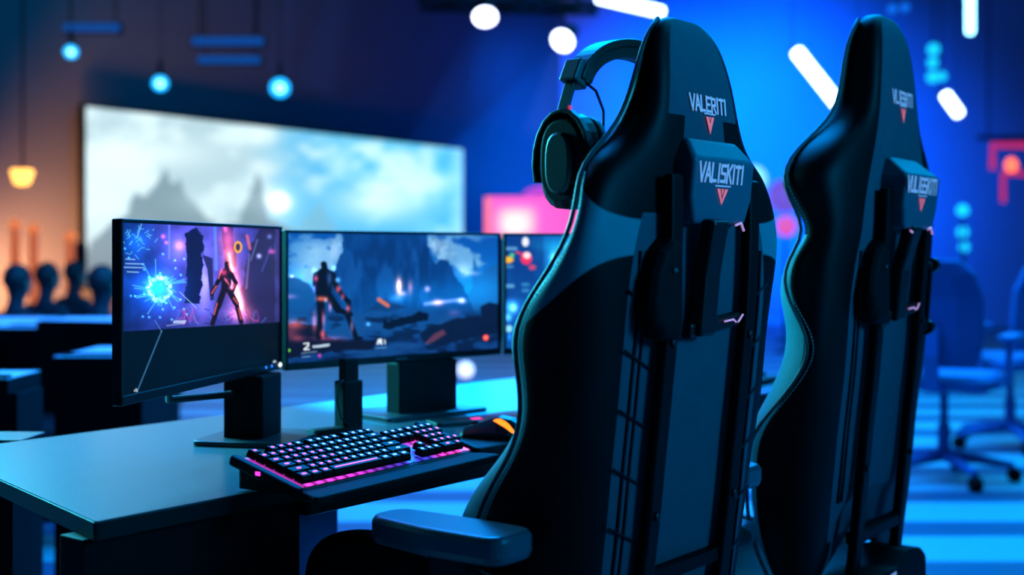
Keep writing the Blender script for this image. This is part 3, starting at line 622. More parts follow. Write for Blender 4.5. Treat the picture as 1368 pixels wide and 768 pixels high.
def gaming_chair(loc, ang, label, tab, ztop, words, zs, arm_z, seat_dz, variant, S):
    root = empty('gaming_chair', (loc[0]*S, loc[1]*S, H*(1-S)), ang, label, 'chair', 'gaming chairs with high winged backs')
    root.scale = (S, S, S); ZF = -H*(1-S)/S          # level of the floor in the chair's own measure
    # --- backrest
    def BAND(z):
        if variant == 'near': return (.72, .024)
        zs_, bs_ = (.5, .66, .76, .80, .84, .88, .915, .95, .985, 1.03, 1.47), (.86, .86, .82, .74, .6, .44, .32, .44, .62, .76, .8)
        return (float(np.interp(z, zs_, bs_)), .022)
    def arch(x, z):       # the far chair's back panel ends above the hinge, its wings run on down
        if variant == 'near' or z >= .672: return z
        k = min(1, max(0, (.215-abs(x))/.07)); return z+(.672+(z-.672)*.05-z)*k
    Z = [r[0] for r in tab]; rings = [[(x, y, arch(x, r[0])) for x, y in section(*r[1:5], BAND(r[0]))] for r in tab]
    last = tab[-1]; yb, yf = last[3], last[4]; ym = (yb+yf)/2
    rings.append([(x*.55, ym+(y-ym)*.7, ztop-.003) for x, y, z in rings[-1]])
    n = len(rings[0])
    def mi(i, k):
        kk = k if k < n//2 else n-1-k
        if kk <= 1: return 0
        if kk <= 4: return 1
        return 2
    if variant == 'near':
        def mi2(i, k):
            kk = k if k < n//2 else n-1-k
            z = tab[min(i, len(tab)-1)][0]
            if kk == 1 and 1.08 < z < 1.22: return 1

            return mi(i, k)
    else:
        def mi2(i, k):
            r_ = mi(i, k)
            return 3 if r_ == 2 and tab[min(i, len(tab)-1)][0] > 1.09 else r_
    mb = MB(); mb.loft(rings, mi=mi2)
    back = mb.build('backrest', ['back_fabric', 'side_leather_lit_patch' if variant == 'near' else 'black_leather', 'leather_screen_lit', 'leather_dim_lit'], root, smooth=True, sub=2)
    # seam piping and stitching along the wing edges
    def edge(k, off=0, s=1, z0=None, z1=None):
        pts = []
        m_ = 60; a, b_ = (z0 or tab[0][0]), (z1 or tab[-1][0])
        for i in range(m_+1):
            z = a+(b_-a)*i/m_; w, wb, yb, yf = [interp(tab, z, j) for j in (1, 2, 3, 4)]
            q = section(w, wb, yb, yf, BAND(z))[k]; pts.append(Vector((s*(q[0]+off), q[1], z)))
        for _ in range(3): pts = [pts[0]]+[(pts[i-1]+pts[i]*2+pts[i+1])/4 for i in range(1, len(pts)-1)]+[pts[-1]]
        return pts
    for s in (-1, 1):
        MB().tube([p+Vector((s*.0012, 0, 0)) for p in edge(5, .001, s)], .0032, 8).build('piping', 'piping', back, smooth=True)
        st = MB(); pts = edge(5, .0022, s, tab[1][0], 1.17); pts = [p+Vector((0, -.008, 0)) for p in pts]
        for i in range(len(pts)-1):
            for q in (.1, .6):
                a = pts[i].lerp(pts[i+1], q); b_ = pts[i].lerp(pts[i+1], q+.32); st.tube([a, b_], .0008, 5)
        st.build('stitching', 'thread', back)
    def ys(x, z): return interp(tab, z, 3)
    # back seam lines
    for s in (-1, 1):
        sm = MB()
        sm.tube([(s*.15, ys(0, z)-.001, z) for z in np.linspace(tab[1][0]+.02 if variant == 'near' else .67, 1.07, 24)], .0022, 6); sm.tube([(s*.165, ys(0, z)-.001, z) for z in np.linspace(tab[1][0]+.02 if variant == 'near' else .67, 1.07, 24)], .0022, 6)
        for z in (np.linspace(.62, 1.0, 6) if variant == 'near' else ()): sm.tube([(s*.12, ys(0, z)-.001, z-.01), (s*.19, ys(0, z+.03)-.001, z+.02)], .0018, 5)
        sm.build('back_seams', 'seam', back, smooth=True)
    # headrest lettering
    zt = zs[0]
    sf = lambda x, z: (x, ys(x, z)-.0022, z)
    lettering(words[0], .010, zt, .1, .021, sf, 'lettering', back, .24); emblem(.012, zt-.0175, .022, .024, sf, back, True)
    # --- frame bars
    def bary(z): return interp(tab, z, 3)-.014
    for s in (-1, 1):
        zz = np.linspace(.47, 1.17, 12); BW = .030
        bar = MB(); bar.strip([(s*(.107 if variant == 'near' else .103), bary(z), z) for z in zz], BW, .016, (1, 0, 0)); bo = bar.build('backrest_bar', 'frame_metal', root, bevel=.004)
        for z in (.95, .72): MB().lathe([(.006, -.004), (.006, .002), (.004, .003)], lambda x, y, w: (s*.106+x, bary(z)-.009-w, z+y), 12).build('bolt', 'dark_plastic', bo)
    # --- logo cover between the bars
    yb0 = ys(0, 1.17); cz = zs[1]
    out = [(-.078, 1.232), (.078, 1.232), (.1, 1.195), (.096, 1.14), (.078, 1.108), (.05, 1.112), (-.04, 1.104), (-.085, 1.108), (-.098, 1.14), (-.1, 1.195)]
    PR = .022 if variant == 'near' else .036
    def cy(z): return yb0-(.008+max(0, min(1, (1.222-z)/.03))*PR if z > 1.192 else .008+PR-.01*(1.192-z)/.09)
    mb = MB(); zl = [1.222, 1.192, 1.14, 1.106]
    hwz = {1.222: .066, 1.192: .084, 1.14: .083, 1.106: .07}; CX = .008 if variant == 'near' else -.004
    rg = [[(CX-hwz[z], cy(z), z), (CX+hwz[z], cy(z), z), (CX+hwz[z]*1.02, yb0+.004, z), (CX-hwz[z]*1.02, yb0+.004, z)] for z in zl]
    mb.loft(rg); cov = mb.build('logo_cover', 'cover_plastic', root, bevel=.006, seg=3)
    sf2 = lambda x, z: (x, cy(z)-.0012, z)
    lettering(words[1], CX-.012 if variant == 'near' else CX-.01, cz+.009, .122 if variant == 'near' else .15, .024, sf2, 'lettering', cov, .25); emblem(CX-.006, cz-.012, .03, .022, sf2, cov)
    # --- centre handle and troughs
    hb = MB(); hb.strip([(-.022, yb0-.03, 1.112), (-.022, bary(1.04)-.004, 1.04), (-.022, bary(.955)-.002, .955)], .042, .022, (1, 0, 0)); hb = hb.build('centre_handle', 'dark_plastic', root, bevel=.005)
    MB().loft([[(-.055, bary(z)+.012, z) , (.085, bary(z)+.012, z+.012), (.085, bary(z)-.004, z+.012), (-.055, bary(z)-.004, z)] for z in (.952, .972)]).build('handle_foot', 'dark_plastic', root, bevel=.004)
    for pts, rr in (([(.03, bary(.98)-.006, .972), (.052, bary(.98)-.008, .974), (.06, bary(.98)-.008, .97)], .0014), ([(.066, bary(.98)-.008, .97), (.08, bary(.98)-.008, .98)], .0014), ([(CX+.04, cy(1.11)-.001, 1.1055), (CX+.056, cy(1.11)-.001, 1.109), (CX+.064, cy(1.11)-.001, 1.098)], .0018), ([(CX-.05, cy(1.11)-.001, 1.103), (CX-.04, cy(1.11)-.001, 1.1)], .0018)):
        MB().tube(pts, rr, 6).build('chrome_trim', 'chrome_pink', hb)
    # --- recline housing beside the left bar
    hp = [(-.1, 1.085), (-.125, 1.088), (-.15, 1.07), (-.168, 1.04), (-.176, 1.0), (-.172, .975), (-.15, .957), (-.115, .952), (-.1, .955)]
    mb = MB(); yh = ys(0, 1.02)
    mb.loft([[(x, yh+.002, z) for x, z in hp], [(x, yh-.022, z) for x, z in hp], [(-.13+(x+.13)*.82, yh-.032, 1.02+(z-1.02)*.86) for x, z in hp]]); rh = mb.build('recline_housing', 'matte_black', root, bevel=.006, seg=3)
    MB().ball((-.13, yh-.034, 1.045), .004, (1.4, .6, .8)).build('rivet', 'piping', rh)
    if variant == 'far':
        for z, x in ((1.045, .15), (.935, .145)):
            MB().lathe([(.006, 0), (.006, .02), (.013, .021), (.013, .036)], lambda a, b_, w: (.128+w, bary(z)+a, z+b_), 14).build('side_knob', 'dark_plastic', root)
        MB().strip([(.142, bary(1.04), 1.05), (.142, bary(.94), .94)], .01, .014, (1, 0, 0)).build('side_rail', 'dark_plastic', root, bevel=.002)
        MB().lathe([(.006, 0), (.006, .012), (.011, .013), (.011, .024)], lambda a, b_, w: (-.128-w, bary(.97)+a, .975+b_), 14).build('side_knob', 'dark_plastic', root)
    # --- lower cross bar and hinge bracket
    yl = bary(.6)
    MB().box((0, yl+.004, .632 if variant == 'near' else .604), (.22, .022, .02)).build('cross_bar', 'frame_metal', root, bevel=.003)
    hy = 0 if variant == 'near' else -.012
    hp = rounded([(-.15, .46), (.15, .46), (.15, .545), (.12, .565), (.045, .575), (.0, .553), (-.06, .56), (-.15, .55)], .008, 3)
    mb = MB(); mb.loft([[(x, yl-.035, z+hy) for x, z in hp], [(x, yl+.05, z+hy) for x, z in hp]]); br = mb.build('hinge_bracket', 'matte_black', root, bevel=.003)
    zt = .538; mb = MB(); sfb = lambda x, z: (x, yl-.0362, z)
    mb.poly([sfb(-.04, zt), sfb(-.012, zt), sfb(-.012, zt-.006), sfb(-.04, zt-.006)]); mb.poly([sfb(-.02, zt), sfb(-.012, zt), sfb(-.012, zt-.05), sfb(-.02, zt-.05)]); mb.build('white_mark', 'logo_white', br)
    # --- seat: thin at the rear, deep thigh bolsters at the front
    dz = seat_dz
    side = [(.06, .60), (.05, .635), (.09, .645), (.22, .655), (.34, .668), (.44, .672), (.5, .655), (.53, .61), (.525, .55), (.46, .52), (.40, .545), (.32, .585), (.22, .60)]
    mid = [(.06, .57), (.05, .60), (.09, .605), (.22, .605), (.34, .612), (.44, .622), (.5, .612), (.525, .58), (.52, .54), (.46, .515), (.40, .52), (.32, .53), (.22, .55)]
    rg = []
    for x, f_ in ((-.262, .55), (-.258, .95), (-.235, 1), (-.2, .93), (-.15, .15), (0, 0), (.15, .15), (.2, .93), (.235, 1), (.258, .95), (.262, .55)):
        r_ = []
        for (ya, za), (yc_, zc_) in zip(side, mid):
            y = yc_+(ya-yc_)*min(1, f_); z = zc_+(za-zc_)*min(1, f_)
            if abs(x) > .26: cyy, czz = .3, .6; y = cyy+(ya-cyy)*.93; z = czz+(za-czz)*.7
            r_.append((x, y, z+dz))
        rg.append(r_)
    mb = MB(); mb.loft(rg); mb.build('seat', 'seat_leather', root, smooth=True, sub=2)
    MB().box((0, .22, .50+dz), (.30, .30, .03)).build('seat_plate', 'frame_metal', root, bevel=.004)
    # --- armrests
    for s in (-1, 1):
        ar = empty('armrest', (s*.31, 0, 0)); ar.parent = root
        pl = rounded([(-.04, .085), (.045, .085), (.046, .2), (.036, .315), (-.032, .315), (-.046, .2)], .028, 6)
        mb = MB(); mb.loft([[(x*.93, .2+(y-.2)*.97, arm_z-.036) for x, y in pl], [(x, y, arm_z-.026) for x, y in pl], [(x, y, arm_z-.008) for x, y in pl], [(x*.9, .2+(y-.2)*.965, arm_z) for x, y in pl]]); mb.build('arm_pad', 'arm_pad', ar, smooth=False, bevel=.003)
        mb = MB(); mb.strip([(0, .19, arm_z-.036), (0, .19, arm_z-.09), (0, .185, .5+dz)], .034, .06, (1, 0, 0)); mb.build('arm_post', 'dark_plastic', ar, bevel=.006)
        mb = MB(); mb.strip([(-s*.005, .185, .505+dz), (-s*.1, .19, .492+dz), (-s*.2, .2, .492+dz)], .05, .014, (0, 1, 0)); mb.build('arm_bracket', 'frame_metal', ar, bevel=.003)
    # --- gas lift and five star base
    MB().lathe([(.024, ZF+.12), (.024, ZF+.3), (.016, ZF+.3), (.016, .49+dz)], lambda x, y, z: (x, .22+y, z), 18).build('gas_lift', 'frame_metal', root, smooth=False)
    hub = MB().lathe([(.03, ZF+.07), (.045, ZF+.08), (.045, ZF+.115), (.03, ZF+.125)], lambda x, y, z: (x, .22+y, z), 18).build('base_hub', 'dark_plastic', root)
    for i in range(5):
        a = 2*PI*i/5+.5; dx, dy = math.cos(a), math.sin(a)
        lg = MB().tube([(dx*.03, .22+dy*.03, ZF+.1), (dx*.2, .22+dy*.2, ZF+.088), (dx*.31, .22+dy*.31, ZF+.072)], [.026, .021, .016], 8).build('base_leg', 'dark_plastic', root)
        cw = MB()
        for s in (-1, 1): cw.lathe([(.008, -.01), (.027, -.009), (.029, 0), (.027, .009), (.008, .01)], lambda x, y, z: (dx*.315-dy*(z+s*.016)+dx*x, .22+dy*.315+dx*(z+s*.016)+dy*x, ZF+.0295+y), 16)
        cw.build('caster', 'matte_black', lg)
    return root
# z, half width, half width of the flat back, y of back, y of wing front
near_tab = [(.50, .225, .18, .065, .225), (.56, .24, .19, .055, .262), (.66, .25, .195, .042, .284), (.72, .252, .195, .034, .262), (.763, .255, .195, .03, .228), (.817, .26, .195, .024, .172), (.865, .262, .195, .018, .154),
            (.913, .262, .195, .013, .164), (.955, .265, .195, .008, .174), (.998, .268, .195, .004, .152), (1.035, .27, .19, .002, .106), (1.08, .266, .18, .0, .064), (1.12, .252, .16, .0, .056), (1.155, .238, .14, .0, .064),
            (1.185, .215, .12, .0, .076), (1.21, .160, .108, .0, .086), (1.25, .119, .098, .0, .080), (1.30, .107, .088, .004, .062), (1.345, .095, .074, .013, .05), (1.372, .078, .058, .021, .047), (1.386, .056, .04, .028, .044)]
far_tab = [(.50, .22, .17, .018, .062), (.545, .24, .18, .012, .088), (.60, .252, .19, .006, .115), (.66, .26, .195, .0, .128), (.74, .26, .195, -.008, .134), (.785, .26, .195, -.012, .134), (.834, .26, .195, -.018, .104), (.889, .26, .195, -.024, .075),
           (.942, .26, .195, -.028, .066), (.985, .262, .195, -.031, .078), (1.02, .262, .19, -.034, .080), (1.06, .258, .185, -.038, .068), (1.095, .246, .17, -.042, .034), (1.13, .252, .165, -.044, .05), (1.165, .262, .15, -.045, .075), (1.195, .262, .135, -.046, .078),
           (1.235, .222, .115, -.046, .064), (1.265, .16, .108, -.046, .05), (1.30, .120, .098, -.046, .034), (1.345, .108, .09, -.045, .03), (1.39, .098, .078, -.043, .026), (1.43, .084, .064, -.038, .018), (1.452, .064, .046, -.03, .008)]
c1 = gaming_chair((.265, 1.75, 0), math.atan2(.788, .616), 'near black gaming chair with a headset hung on its headrest', near_tab, 1.394, ('VALERITI', 'VALISKITI'), (1.272, 1.166), .723, 0, 'near', .94)
c2 = gaming_chair((.61, 2.15, 0), math.atan2(.815, .58), 'right-hand black gaming chair seen more from its side, with no headset', far_tab, 1.468, ('VLIEBITI', 'VULIGSKITI'), (1.325, 1.168), .65, -.125, 'far', 1.075)

# ------------------------------------------------------------------ headset hung on the near chair
hd = Vector((.66, .75, 0)).normalized(); HS0 = P(762, 216, 1.61)
hs = empty('headset', HS0, math.atan2(hd.y, hd.x), 'black over-ear headset hanging on the near chair headrest', 'headset')   # local x runs from the near cup to the far cup
SP = .27; hs.scale = (.945, .945, .945)
def ring(n, rx, rz, x, cy=0, cz=0, pw=2.6):
    o = []
    for k in range(n):
        a = 2*PI*k/n; c, s_ = math.cos(a), math.sin(a)
        o.append((x, cy+rx*math.copysign(abs(c)**(2/pw), c), cz+rz*math.copysign(abs(s_)**(2/pw), s_)))
    return o
for s, x0 in ((1, 0), (-1, SP)):
    cup = MB().loft([ring(24, .034, .054, x0-s*.022), ring(24, .043, .064, x0-s*.012), ring(24, .044, .065, x0+s*.008), ring(24, .037, .058, x0+s*.012)]).build('ear_cup', 'headset_black', hs, bevel=.002, smooth=False)
    MB().loft([ring(24, .036, .057, x0+s*.010), ring(24, .043, .063, x0+s*.018), ring(24, .043, .062, x0+s*.030), ring(24, .034, .054, x0+s*.036), ring(24, .02, .035, x0+s*.030)]).build('ear_cushion', 'headset_pad', cup, smooth=True)
    MB().loft([ring(24, .022, .041, x0-s*.020, 0, -.003), ring(24, .022, .041, x0-s*.027, 0, -.003), ring(24, .018, .037, x0-s*.030, 0, -.003)]).build('side_plate', 'headset_grey', cup, bevel=.001)
    mb = MB(); pts = []
    for k in range(13):
        a = -PI*.62+PI*1.24*k/12
        pts.append((x0-s*.016, .047*math.sin(a), .069*math.cos(a)-.002))
    mb.strip(pts, .012, .006, (1, 0, 0)); yk = mb.build('yoke', 'headset_black', hs, bevel=.0015)
    mb = MB(); mb.strip([(x0-s*.016, 0, .066), (x0-s*.006, 0, .09), (x0+s*.004, 0, .112)], .016, .007, (0, 1, 0)); mb.build('slider', 'headset_black', yk, bevel=.001)
    MB().box((x0-s*.012, -.004, .071), (.006, .012, .005)).build('side_mark', 'red_accent', yk)
    mb = MB(); mb.box((x0+s*.012, 0, .118), (.03, .028, .034), Matrix.Rotation(s*.5, 3, 'Y')); mb.build('slider_housing', 'headset_grey', hs, bevel=.003)
    mb = MB(); mb.tube([(x0+s*.014, -.012, .108), (x0+s*.03, -.02, .096), (x0+s*.044, -.022, .07), (x0+s*.046, -.02, .04), (x0+s*.03, -.018, .0)], .0022, 7); mb.build('cable', 'cable', hs, smooth=True)
def band(w, dr, z0):
    pts = []
    for k in range(25):
        a = PI*(.06+.88*k/24); pts.append((SP/2-math.cos(a)*(SP/2+dr-.008), 0, .095+math.sin(a)*(.078+dr)))
    return pts
MB().strip(band(.03, 0, 0), .034, .011, (0, 1, 0)).build('headband', 'headset_black', hs, bevel=.002)
MB().strip(band(.03, -.012, 0), .03, .018, (0, 1, 0)).build('headband_padding', 'headset_pad', hs, bevel=.004)

# keyboard of the neighbouring seat
kq = A0+E1*1.60+N1*.06
kb2, _ = keyboard((kq.x, kq.y, TOP), 'second keyboard glimpsed between the two gaming chairs', full=False)

# ------------------------------------------------------------------ big projection screen and lit panels
scr = empty('projection_screen', hall(0, 0, 0), 0, 'huge bright projection screen with cloudy mountain picture on the left wall', 'screen')
SL = Vector((-4.70, 14.0, 0)); SR = Vector((-.785, 19.9, 0)); sd = (SR-SL); sw = sd.length; sa = math.atan2(sd.y, sd.x)
scr.location = SL; scr.rotation_euler = (0, 0, sa)
Wm = Matrix.Translation(SL) @ Matrix.Rotation(sa, 4, 'Z')
z0, z1 = .675, 2.655
screen_grid('picture', lambda s, t: (s*sw, -.02, z1+t*(z0-z1)), 360, 150, paint_hall, scr, 'projection', Wm)
mb = MB(); mb.box((sw/2, .03, (z0+z1)/2), (sw+.06, .08, z1-z0+.06)); mb.build('frame', 'matte_black', scr)
for x in (.8, sw-.8): MB().box((x, .06, z0/2), (.1, .1, z0)).build('support_leg', 'matte_black', scr)
# pink booth panel and arch
bo = empty('booth_panel', P(716, 335, 15.5)*1, 0, 'glowing pink and orange booth panel beyond the right monitor', 'sign'); bo.location.z = 0
bo.rotation_euler = (0, 0, -.15); Wm = Matrix.Translation(bo.location) @ Matrix.Rotation(-.15, 4, 'Z')
bz0, bz1 = 1.07+20*15.5/F, 1.07+72*15.5/F
screen_grid('lit_face', lambda s, t: (-.62+1.35*s, -.08, bz1+t*(bz0-bz1)), 60, 24, paint_booth, bo, 'projection', Wm)
MB().box((.05, 0, (bz1+bz0)/2), (1.38, .14, bz1-bz0+.03)).build('cabinet', 'matte_black', bo)
MB().box((.05, 0, bz0/2), (1.2, .3, bz0)).build('plinth', 'matte_black', bo, bevel=.02)
ab = empty('arch_light', P(742, 335, 16.4), 0, 'magenta arch-shaped lamp just behind the pink booth panel', 'light'); ab.location.z = 0
za = 1.07+74*16.4/F
MB().loft([[(.42*math.cos(PI*k/16), y, za+.14*math.sin(PI*k/16)) for k in range(17)]+[(.42, y, za-.5), (-.42, y, za-.5)][::1] for y in (0, .06)]).build('lamp_face', mat('arch_pink', rgb(120, 30, 110), .5, emit=rgb(205, 50, 185), es=.9), ab)
MB().box((0, .03, (za-.5)/2), (.3, .12, za-.5)).build('stand', 'matte_black', ab)

# ------------------------------------------------------------------ stage lights
def spotlight(u, v, d, size, aim, label, core, body_col='truss_metal', lens='lamp_cyan', group='stage spotlights'):
    c = P(u, v, d); o = empty('stage_spotlight', c, 0, label, 'spotlight', group)
    a = Vector(aim).normalized(); q = a.to_track_quat('Z', 'Y').to_matrix()
    fn = lambda x, y, z: tuple(q @ Vector((x, y, z)))
    MB().lathe([(size*.45, -size*2.2), (size*.7, -size*2), (size*.8, -size*.4), (size*1.04, -.01), (size*1.04, .0)], fn, 18).build('housing', body_col, o)
    MB().lathe([(size, .002), (size, .01)], fn, 22).build('lens', lens, o)
    if core: MB().lathe([(size*.5, .012), (size*.5, .016)], fn, 18).build('bulb', core, o)
    top = Vector((0, 0, .12+size)); MB().strip([tuple(q @ Vector((0, 0, -size*1.2))), (0, 0, .06+size), tuple(top)], .03, .015, (1, 0, 0)).build('yoke', body_col, o)
    MB().tube([tuple(top), (0, 0, ZC-c.z)], .004, 6).build('drop_wire', body_col, o)
    return o, c+top
S = []
S.append(spotlight(95, 69, 10.5, .058, (.25, -1, -.55), 'small cyan stage spotlight highest at the far left', 'lamp_cyan_core'))
S.append(spotlight(214, 111, 10.5, .066, (.25, -1, -.5), 'cyan stage spotlight above the projection screen left part', 'lamp_cyan_core'))
S.append(spotlight(374, 117, 10.5, .082, (.2, -1, -.45), 'bright cyan stage spotlight above the projection screen middle', 'lamp_cyan_core'))
S.append(spotlight(648, 22, 10.0, .092, (.05, -1, -1.15), 'white stage spotlight under the dark truss at top centre', None, lens='lamp_white'))
S.append(spotlight(752, 54, 10.0, .090, (-.55, -1, -.75), 'white stage spotlight left of the near chair headrest', None, lens='lamp_white'))
# carrying trusses
def truss(p0, p1, w, label):
    p0, p1 = Vector(p0), Vector(p1); L = (p1-p0).length; t = (p1-p0).normalized(); s_ = Vector((t.y, -t.x, 0)).normalized()
    o = empty('lighting_truss', p0, 0, label, 'truss'); rel = p1-p0
    cs = [s_*a*w/2+Vector((0, 0, b_*w/2)) for a, b_ in ((-1, -1), (1, -1), (1, 1), (-1, 1))]
    for c in cs: MB().tube([c, rel+c], .026, 8).build('chord', 'truss_metal', o)
    mb = MB(); n = max(2, int(L/w/1.2))
    for i in range(n):
        for j in range(4):
            a = cs[j]+rel*(i/n); b_ = cs[(j+1) % 4]+rel*((i+1)/n); mb.tube([a, b_], .012, 6)
    mb.build('bracing', 'truss_metal', o)
    mb = MB(); 
    for f_ in (.15, .85): mb.tube([rel*f_+Vector((0, 0, w/2)), rel*f_+Vector((0, 0, ZC-p0.z))], .012, 6)
    mb.build('hanger', 'truss_metal', o); return o
truss(P(560, -12, 10.4)+Vector((0, 0, .06)), P(800, -6, 10.4)+Vector((0, 0, .06)), .34, 'dark lighting truss at the top centre above white spotlights')
def tube_lamp(u0, v0, d0, u1, v1, d1, r, m, label):
    a, b_ = P(u0, v0, d0), P(u1, v1, d1); c = (a+b_)/2; o = empty('tube_light', c, 0, label, 'light', 'hanging tube lights')
    t = (b_-a).normalized(); MB().tube([a-c, a-c+t*r*.4, b_-c-t*r*.4, b_-c], [r*.55, r, r, r*.55], 12).build('tube', m, o)
    off = Vector((0, .04+r, .03)); MB().strip([a-c+off, b_-c+off], .06, .03, (0, 0, 1)).build('batten', 'truss_metal', o)
    mb = MB()
    for p in (a-c, b_-c): mb.tube([p+off, Vector((p.x, p.y+off.y, ZC-c.z))], .0025, 5)
    mb.build('suspension_wire', 'truss_metal', o); return o
tube_lamp(796, -4, 9, 888, 17, 9, .040, 'tube_white', 'long white tube light at the top edge left of the near headrest')
tube_lamp(1062, 66, 8.5, 1150, 178, 8.5, .045, 'tube_white', 'thick slanting white tube light between the two chair headrests')
tube_lamp(1261, 124, 10, 1283, 155, 10, .045, 'tube_white', 'short slanting white tube light right of the far chair')
tube_lamp(1296, -30, 10, 1296, 46, 10, .035, 'tube_cyan', 'upright cyan tube light at the top right edge')
for u0, u1, v, lb in ((84, 160, 37, 'dim blue light bar upper left, above the small spotlight'), (256, 352, 55, 'upper of two dim blue light bars above the screen'), (264, 348, 80.001, 'lower of two dim blue light bars above the screen')):
    bd_ = 11.5 if v < 80 else 12.1; c = P((u0+u1)/2, v, bd_); o = empty('light_bar', c, 0, lb, 'light', 'dim blue light bars'); w = (u1-u0)/F*bd_
    MB().box((0, 0, 0), (w, .05, .075)).build('diffuser', 'dim_blue_strip', o, bevel=.02); MB().box((0, .05, .0), (w*1.04, .05, .1)).build('housing', 'truss_metal', o)
    mb = MB(); [mb.tube([(s_*w*.4, .05, .04), (s_*w*.4, .05, ZC-c.z)], .008, 5) for s_ in (-1, 1)]; mb.build('suspension_wire', 'truss_metal', o)
# small coloured lamps in the depth of the hall
def globe(u, v, d, r, m, label, mount, cat='lamp', group=None):
    c = P(u, v, d); o = empty('globe_lamp', c, 0, label, cat, group); MB().ball((0, 0, 0), r).build('globe', m, o, smooth=True)
    if mount == 'floor':
        MB().tube([(0, 0, -r*.9), (0, 0, -c.z+.02)], .008, 8).build('stem', 'truss_metal', o); MB().lathe([(.12, -c.z), (.12, -c.z+.02)], n=16).build('foot', 'truss_metal', o)
    else: MB().tube([(0, 0, r*.9), (0, 0, ZC-c.z)], .003, 6).build('suspension_rod', 'truss_metal', o)
    return o
globe(622, 494, 9.8, .062, mat('globe_soft', rgb(200, 200, 210), .4, emit=rgb(215, 215, 255), es=1.6), 'round white globe lamp glimpsed under the centre monitor right side', 'floor')
globe(1006, 240, 14, .16, mat('lamp_pale', rgb(150, 200, 220), .4, emit=rgb(120, 200, 250), es=1.5), 'pale blue globe lamp right of the near chair', 'floor')
globe(1048, 262, 15, .20, mat('globe_violet', rgb(90, 60, 140), .4, emit=rgb(120, 90, 215), es=.85), 'large dim violet globe lamp between the chairs', 'floor')
globe(1050, 302, 13.5, .11, 'pink_lamp', 'pink globe lamp between the two chairs, lowest there', 'floor')
for (u, v, d, r, lb) in ((1247, 66, 12, .06, 'uppermost of the cyan lamps right of the far headrest'), (1246, 84, 12.4, .055, 'middle cyan lamp of the cluster right of the far headrest'), (1246, 103, 13, .064, 'left of the lowest cyan lamps near the far headrest'), (1258, 102, 12.6, .05, 'right of the lowest cyan lamps near the far headrest'), (1192, 12, 12, .045, 'faint cyan lamp above the far headrest, left one'), (1209, 10, 12.5, .045, 'faint cyan lamp above the far headrest, right one')):
    globe(u, v, d, r, 'bokeh_cyan' if v > 40 else mat('faint_cyan%d' % u, rgb(10, 40, 80), .4, emit=rgb(10, 110, 235), es=1.0), lb, 'ceiling', 'lamp', 'small cyan hanging lamps')
for (u, v, d, r, lb) in ((1286, 281, 10, .05, 'single cyan globe lamp above the blurred office chairs'), (1286, 310, 10.6, .05, 'cyan globe lamp just over the blurred office chair back'), (1288, 330, 11.0, .045, 'lowest cyan globe lamp behind the blurred office chair')):
    globe(u, v, d, r, 'bokeh_cyan', lb, 'floor', 'lamp', 'cyan standing globe lamps')
# red neon sign
ne = empty('neon_sign', P(1345, 335, 17.0), 0, 'red neon sign glowing at the right edge', 'sign'); ne.location.z = P(1345, 225, 17).z
def npt(u, v): q = P(u, v, 17.0)-Vector(ne.location); return (q.x, 0, q.z)
MB().tube([npt(1326, 226), npt(1326, 194), npt(1372, 194)], .04, 8).build('neon_tube', 'neon_red', ne); MB().tube([npt(1340, 270), npt(1340, 232), npt(1372, 232)], .035, 8).build('neon_tube', 'neon_red', ne)
MB().ball(npt(1351, 221), .09, (1, .4, 1.2)).build('neon_spot', 'neon_core', ne, smooth=True); MB().box((.1, .12, .42), (.9, .04, .06)).build('hanging_bar', mat('sign_back', rgb(12, 14, 40), .8), ne)
mb = MB(); [mb.tube([(x, .12, .45), (x, .12, ZC-ne.location.z)], .012, 6) for x in (-.2, .4)]; mb.build('suspension_wire', 'truss_metal', ne)
# warm corner at far left
am = empty('amber_lamp', P(27, 236, 11.5), 0, 'bright amber wall spotlight at the far left', 'lamp')
MB().loft([[(x*.10, -.02, .07), (x*.1, .12, .07), (x*.055, .1, -.075), (x*.055, -.02, -.075)] for x in (-1, 1)]).build('lamp_shade', 'amber_lamp', am, bevel=.03, seg=3)
MB().tube([(0, .06, .07), (0, .06, ZC-am.location.z)], .01, 6).build('suspension_rod', 'truss_metal', am)
for u, vt, vb, lb in ((20, 300, 362, 'tall warm light column at the far left'), (45, 306, 364, 'second warm light column, right of the tall one'), (94, 316, 362, 'faint warm light column nearest the projection screen')):
    q = P(u, vb, 12.0); o = empty('light_column', (q.x, q.y, 0), 0, lb, 'light', 'warm light columns'); zt = P(u, vt, 12).z
    MB().tube([(0, 0, .3), (0, 0, zt)], .045, 10).build('tube', 'amber_tube', o); MB().lathe([(.13, 0), (.13, .03), (.05, .05), (.05, .3)], n=14).build('foot', 'truss_metal', o); MB().ball((0, 0, zt), .055).build('cap', mat('amber_cap%d' % u, rgb(120, 50, 20), .4, emit=rgb(255, 135, 66), es=.8), o)
pk = P(106, 343, 12.5); o = empty('loudspeaker', (pk.x, pk.y, 0), .2, 'small dark loudspeaker on a stand beside the projection screen', 'speaker')
MB().box((0, 0, pk.z), (.13, .14, .27)).build('cabinet', 'matte_black', o, bevel=.01); MB().tube([(0, 0, pk.z-.13), (0, 0, .03)], .018, 8).build('stand', 'matte_black', o); MB().lathe([(.17, 0), (.17, .03)], n=16).build('foot', 'matte_black', o)

